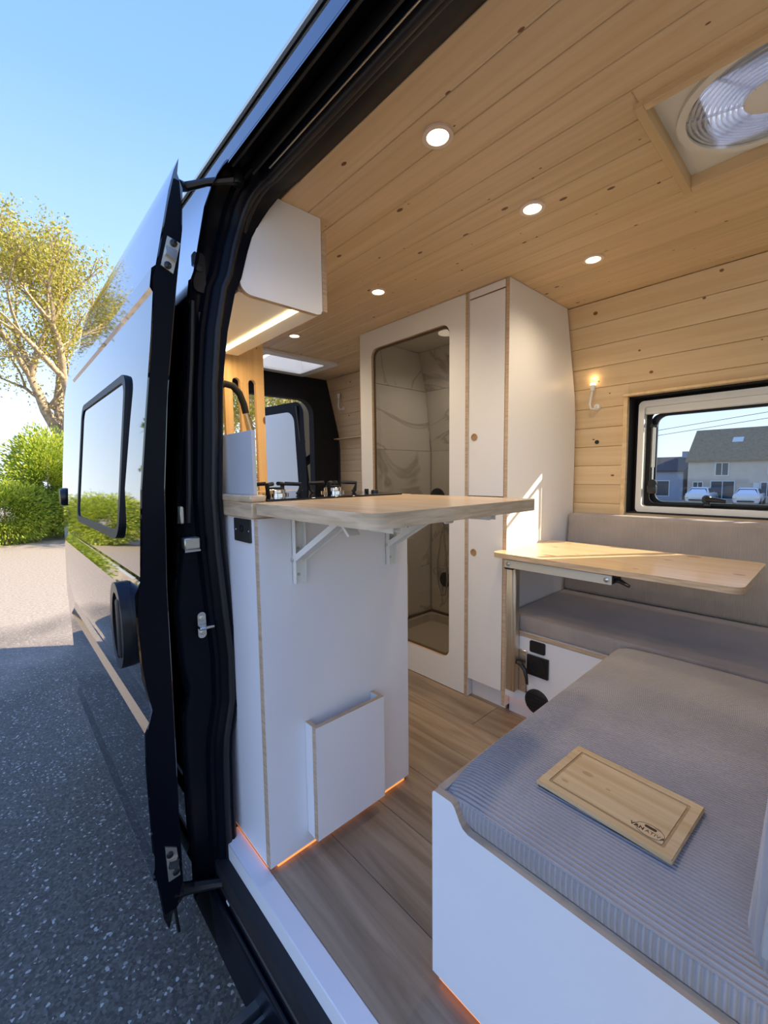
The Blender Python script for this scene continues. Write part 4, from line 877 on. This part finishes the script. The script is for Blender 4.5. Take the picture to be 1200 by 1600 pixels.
tree('lot_tree', 'pale budding tree glimpsed between the partition slots', (-14.5, 6.3, GZ), 12, .9, 'leaf_spring', 63, 14000, .05, .18, 5, 'trees behind the van', fork=.16)
bush('leafy_bush', 'green bush low behind the open rear door', (-17.5, 9.0, GZ), (1.5, 2.6, 1.3), 'leaf_green', 71, 12000, .06, None, shell=.8)
for k in range(6):
    b = B(); b.box(-17.1, -16.98, -3.0-2.6*k-.1, -3.0-2.6*k+.1, GZ, GZ+1.55, .01); pf = single('fence_post', b, 'concrete', 'concrete fence post holding the slab fence', 'fence post', 'concrete fence posts')
for k in range(5):
    t = T('fence_bay', 'bay of stacked concrete fence slabs', 'fence', (-17.04, -4.3-2.6*k, GZ), 'concrete fence bays')
    for j in range(3):
        b = B(); b.box(-17.07, -17.01, -3.1-2.6*k-2.4, -3.1-2.6*k, GZ+.47*j, GZ+.47*j+.46, .008); P('slab', b, 'concrete', t)

# ------------------------------------------------------------------ street seen through the far window
HZ = -1.85
def house(base, w, d, h, rh, wall, roof, label, wins, door_=None, rz=0, upper=None, skyl=None):
    t = T('house', label, 'house', base)
    L = lambda nm, b, m, p=t: P(nm, b, m, p, local=True)
    b = B(); b.box(0, w, 0, d, 0, h); L('walls', b, wall)
    if rh:
        b = B(); b.prism([(-.25, h-.15), (d/2, h+rh), (d+.25, h-.15), (d+.25, h-.02), (d/2, h+rh+.16), (-.25, h-.0)], 'x', -.2, w+.2); rf = L('roof', b, roof)
        b = B(); b.prism([(0, h), (d, h), (d/2, h+rh)], 'x', .01, w-.01); L('gable', b, wall)
        b = B(); b.box(w-.9, w-.4, d/2-.3, d/2+.3, h+rh-.5, h+rh+.7); L('chimney', b, wall)
        if skyl:
            x = skyl; zc = h+rh*.62; yc = d/2*.62; b = B(); b.loft([[(x, yc-.45, zc-.45*rh/(d/2)+.22), (x+.8, yc-.45, zc-.45*rh/(d/2)+.22)], [(x, yc+.15, zc+.15*rh/(d/2)+.22), (x+.8, yc+.15, zc+.15*rh/(d/2)+.22)]]); L('roof_window', b, 'shutter')
    else:
        b = B(); b.box(-.1, w+.1, -.1, d+.1, h, h+.15); L('parapet', b, roof)
    for (x0, x1, z0, z1, sh_) in wins:
        b = B(); b.ring(rrect(x0-.08, z0-.08, x1+.08, z1+.08, .01, 1), rrect(x0, z0, x1, z1, .01, 1), 'y', -.05, .02); wnn = P('window', b, 'shutter', t, local=True)
        b = B(); b.box(x0, x1, -.02, .0, z0, z1); P('pane', b, 'house_glass', wnn, local=True)
        b = B(); b.box((x0+x1)/2-.03, (x0+x1)/2+.03, -.04, -.02, z0, z1); P('mullion', b, 'shutter', wnn, local=True)
        if sh_:
            for xx in (x0-.55, x1+.1): b = B(); b.box(xx, xx+.45, -.09, -.03, z0, z1); P('shutter', b, 'shutter', wnn, local=True)
    return t
house((-10.9, 50.5, HZ), 9.4, 7.5, 3.9, 3.0, 'render_wall', 'roof_tile', 'beige two-storey stone house with brown tiled roof across the street', [(2.2, 3.1, 2.5, 3.6, 0), (1.9, 3.6, .3, 1.9, 0), (.5, 1.2, .9, 1.8, 0), (6.4, 7.2, 2.5, 3.6, 1), (5.5, 6.3, .6, 1.8, 1)], skyl=3.0)
house((-16.3, 51.5, HZ), 4.8, 7, 3.0, 1.3, 'blue_wall', 'slate', 'low blue-grey garage house with dark slate roof across the street', [(1.0, 3.6, .4, 1.9, 0)])
house((-1.0, 50.8, HZ), 8, 7, 4.0, 2.8, 'render_wall', 'slate', 'neighbouring rendered house with slate roof across the street', [(.8, 1.6, 2.4, 3.5, 1), (.8, 1.6, .6, 1.8, 1), (4, 4.9, 2.4, 3.5, 1)])
house((-27, 52, HZ), 8.5, 7, 3.6, 2.4, 'shop_wall', 'roof_tile', 'pale rendered house at the end of the street row', [(1.5, 2.4, 2.1, 3.2, 1), (5.5, 6.4, 2.1, 3.2, 1)])
def car(loc, label):
    t = T('parked_car', label, 'car', loc, 'white cars parked at the kerb')
    L = lambda nm, b, m, p=t: P(nm, b, m, p, local=True)
    b = B(); rings = []
    for z, x, y0, y1 in ((.20, .80, .05, 3.95), (.45, .89, .0, 4.0), (.70, .88, .02, 3.97), (.92, .84, .08, 3.9), (.97, .80, .35, 3.0), (1.40, .62, .85, 2.4), (1.46, .55, 1.0, 2.2)):
        rings.append([(u, v, z) for u, v in rrect(-x, y0, x, y1, .18, 4)])
    b.loft(rings, closed=True); bm = b.bm; bm.verts.ensure_lookup_table(); n = len(rings[0]); bm.faces.new([bm.verts[len(bm.verts)-n+i] for i in range(n)]); L('body', b, 'car_white')
    b = B(); b.loft([[(-.70, .40, 1.0), (.70, .40, 1.0)], [(-.56, .80, 1.36), (.56, .80, 1.36)]]); L('windscreen', b, 'car_glass')
    for s in (-1, 1):
        b = B(); b.loft([[(s*.80, .75, 1.0), (s*.80, 2.6, 1.0)], [(s*.645, 1.05, 1.36), (s*.645, 2.2, 1.36)]]); L('side_window', b, 'car_glass')
        b = B(); b.box(s*.72-.13, s*.72+.13, -.02, .05, .55, .70, .02); L('headlight', b, 'chrome')
        for y in (.75, 3.2):
            b = B(); b.lathe([(.2, -.1), (.31, -.09), (.31, .09), (.2, .1)], (s*.8, y, .31), 'x', 18); L('wheel', b, 'tyre')
    b = B(); b.box(-.55, .55, -.03, .03, .28, .42, .01); L('grille', b, 'black_plastic')
    b = B(); b.box(-.26, .26, -.045, -.02, .44, .55); L('number_plate', b, 'plate')
    return t
c1 = car((-9.15, 45.6, HZ), 'white car parked before the beige stone house wall'); copy_tree(c1, (-5.8, 45.6, HZ), label='white car parked by the shuttered window of the stone house')
for x in (-36, 18):
    t = T('utility_pole', 'wooden utility pole carrying the street wires', 'utility pole', (x, 44.5, HZ), 'utility poles'); b = B(); b.tube([(x, 44.5, HZ), (x, 44.5, 8.4)], [.16, .11], 10); P('pole', b, 'post_wood', t)
    b = B(); b.box(x-.06, x+.06, 43.6, 45.4, 7.8, 7.95); P('crossarm', b, 'post_wood', t)
for z0, z1, yy in ((2.05, 7.9, 43.8), (1.7, 7.5, 44.6)):
    b = B(); b.tube([(-36+54*k/16, yy, z0+(z1-z0)*k/16*1.0+.0) for k in range(17)], .022, 5); single('overhead_wire', b, 'wire', 'thin black overhead wire crossing before the houses', 'wire', 'overhead wires')
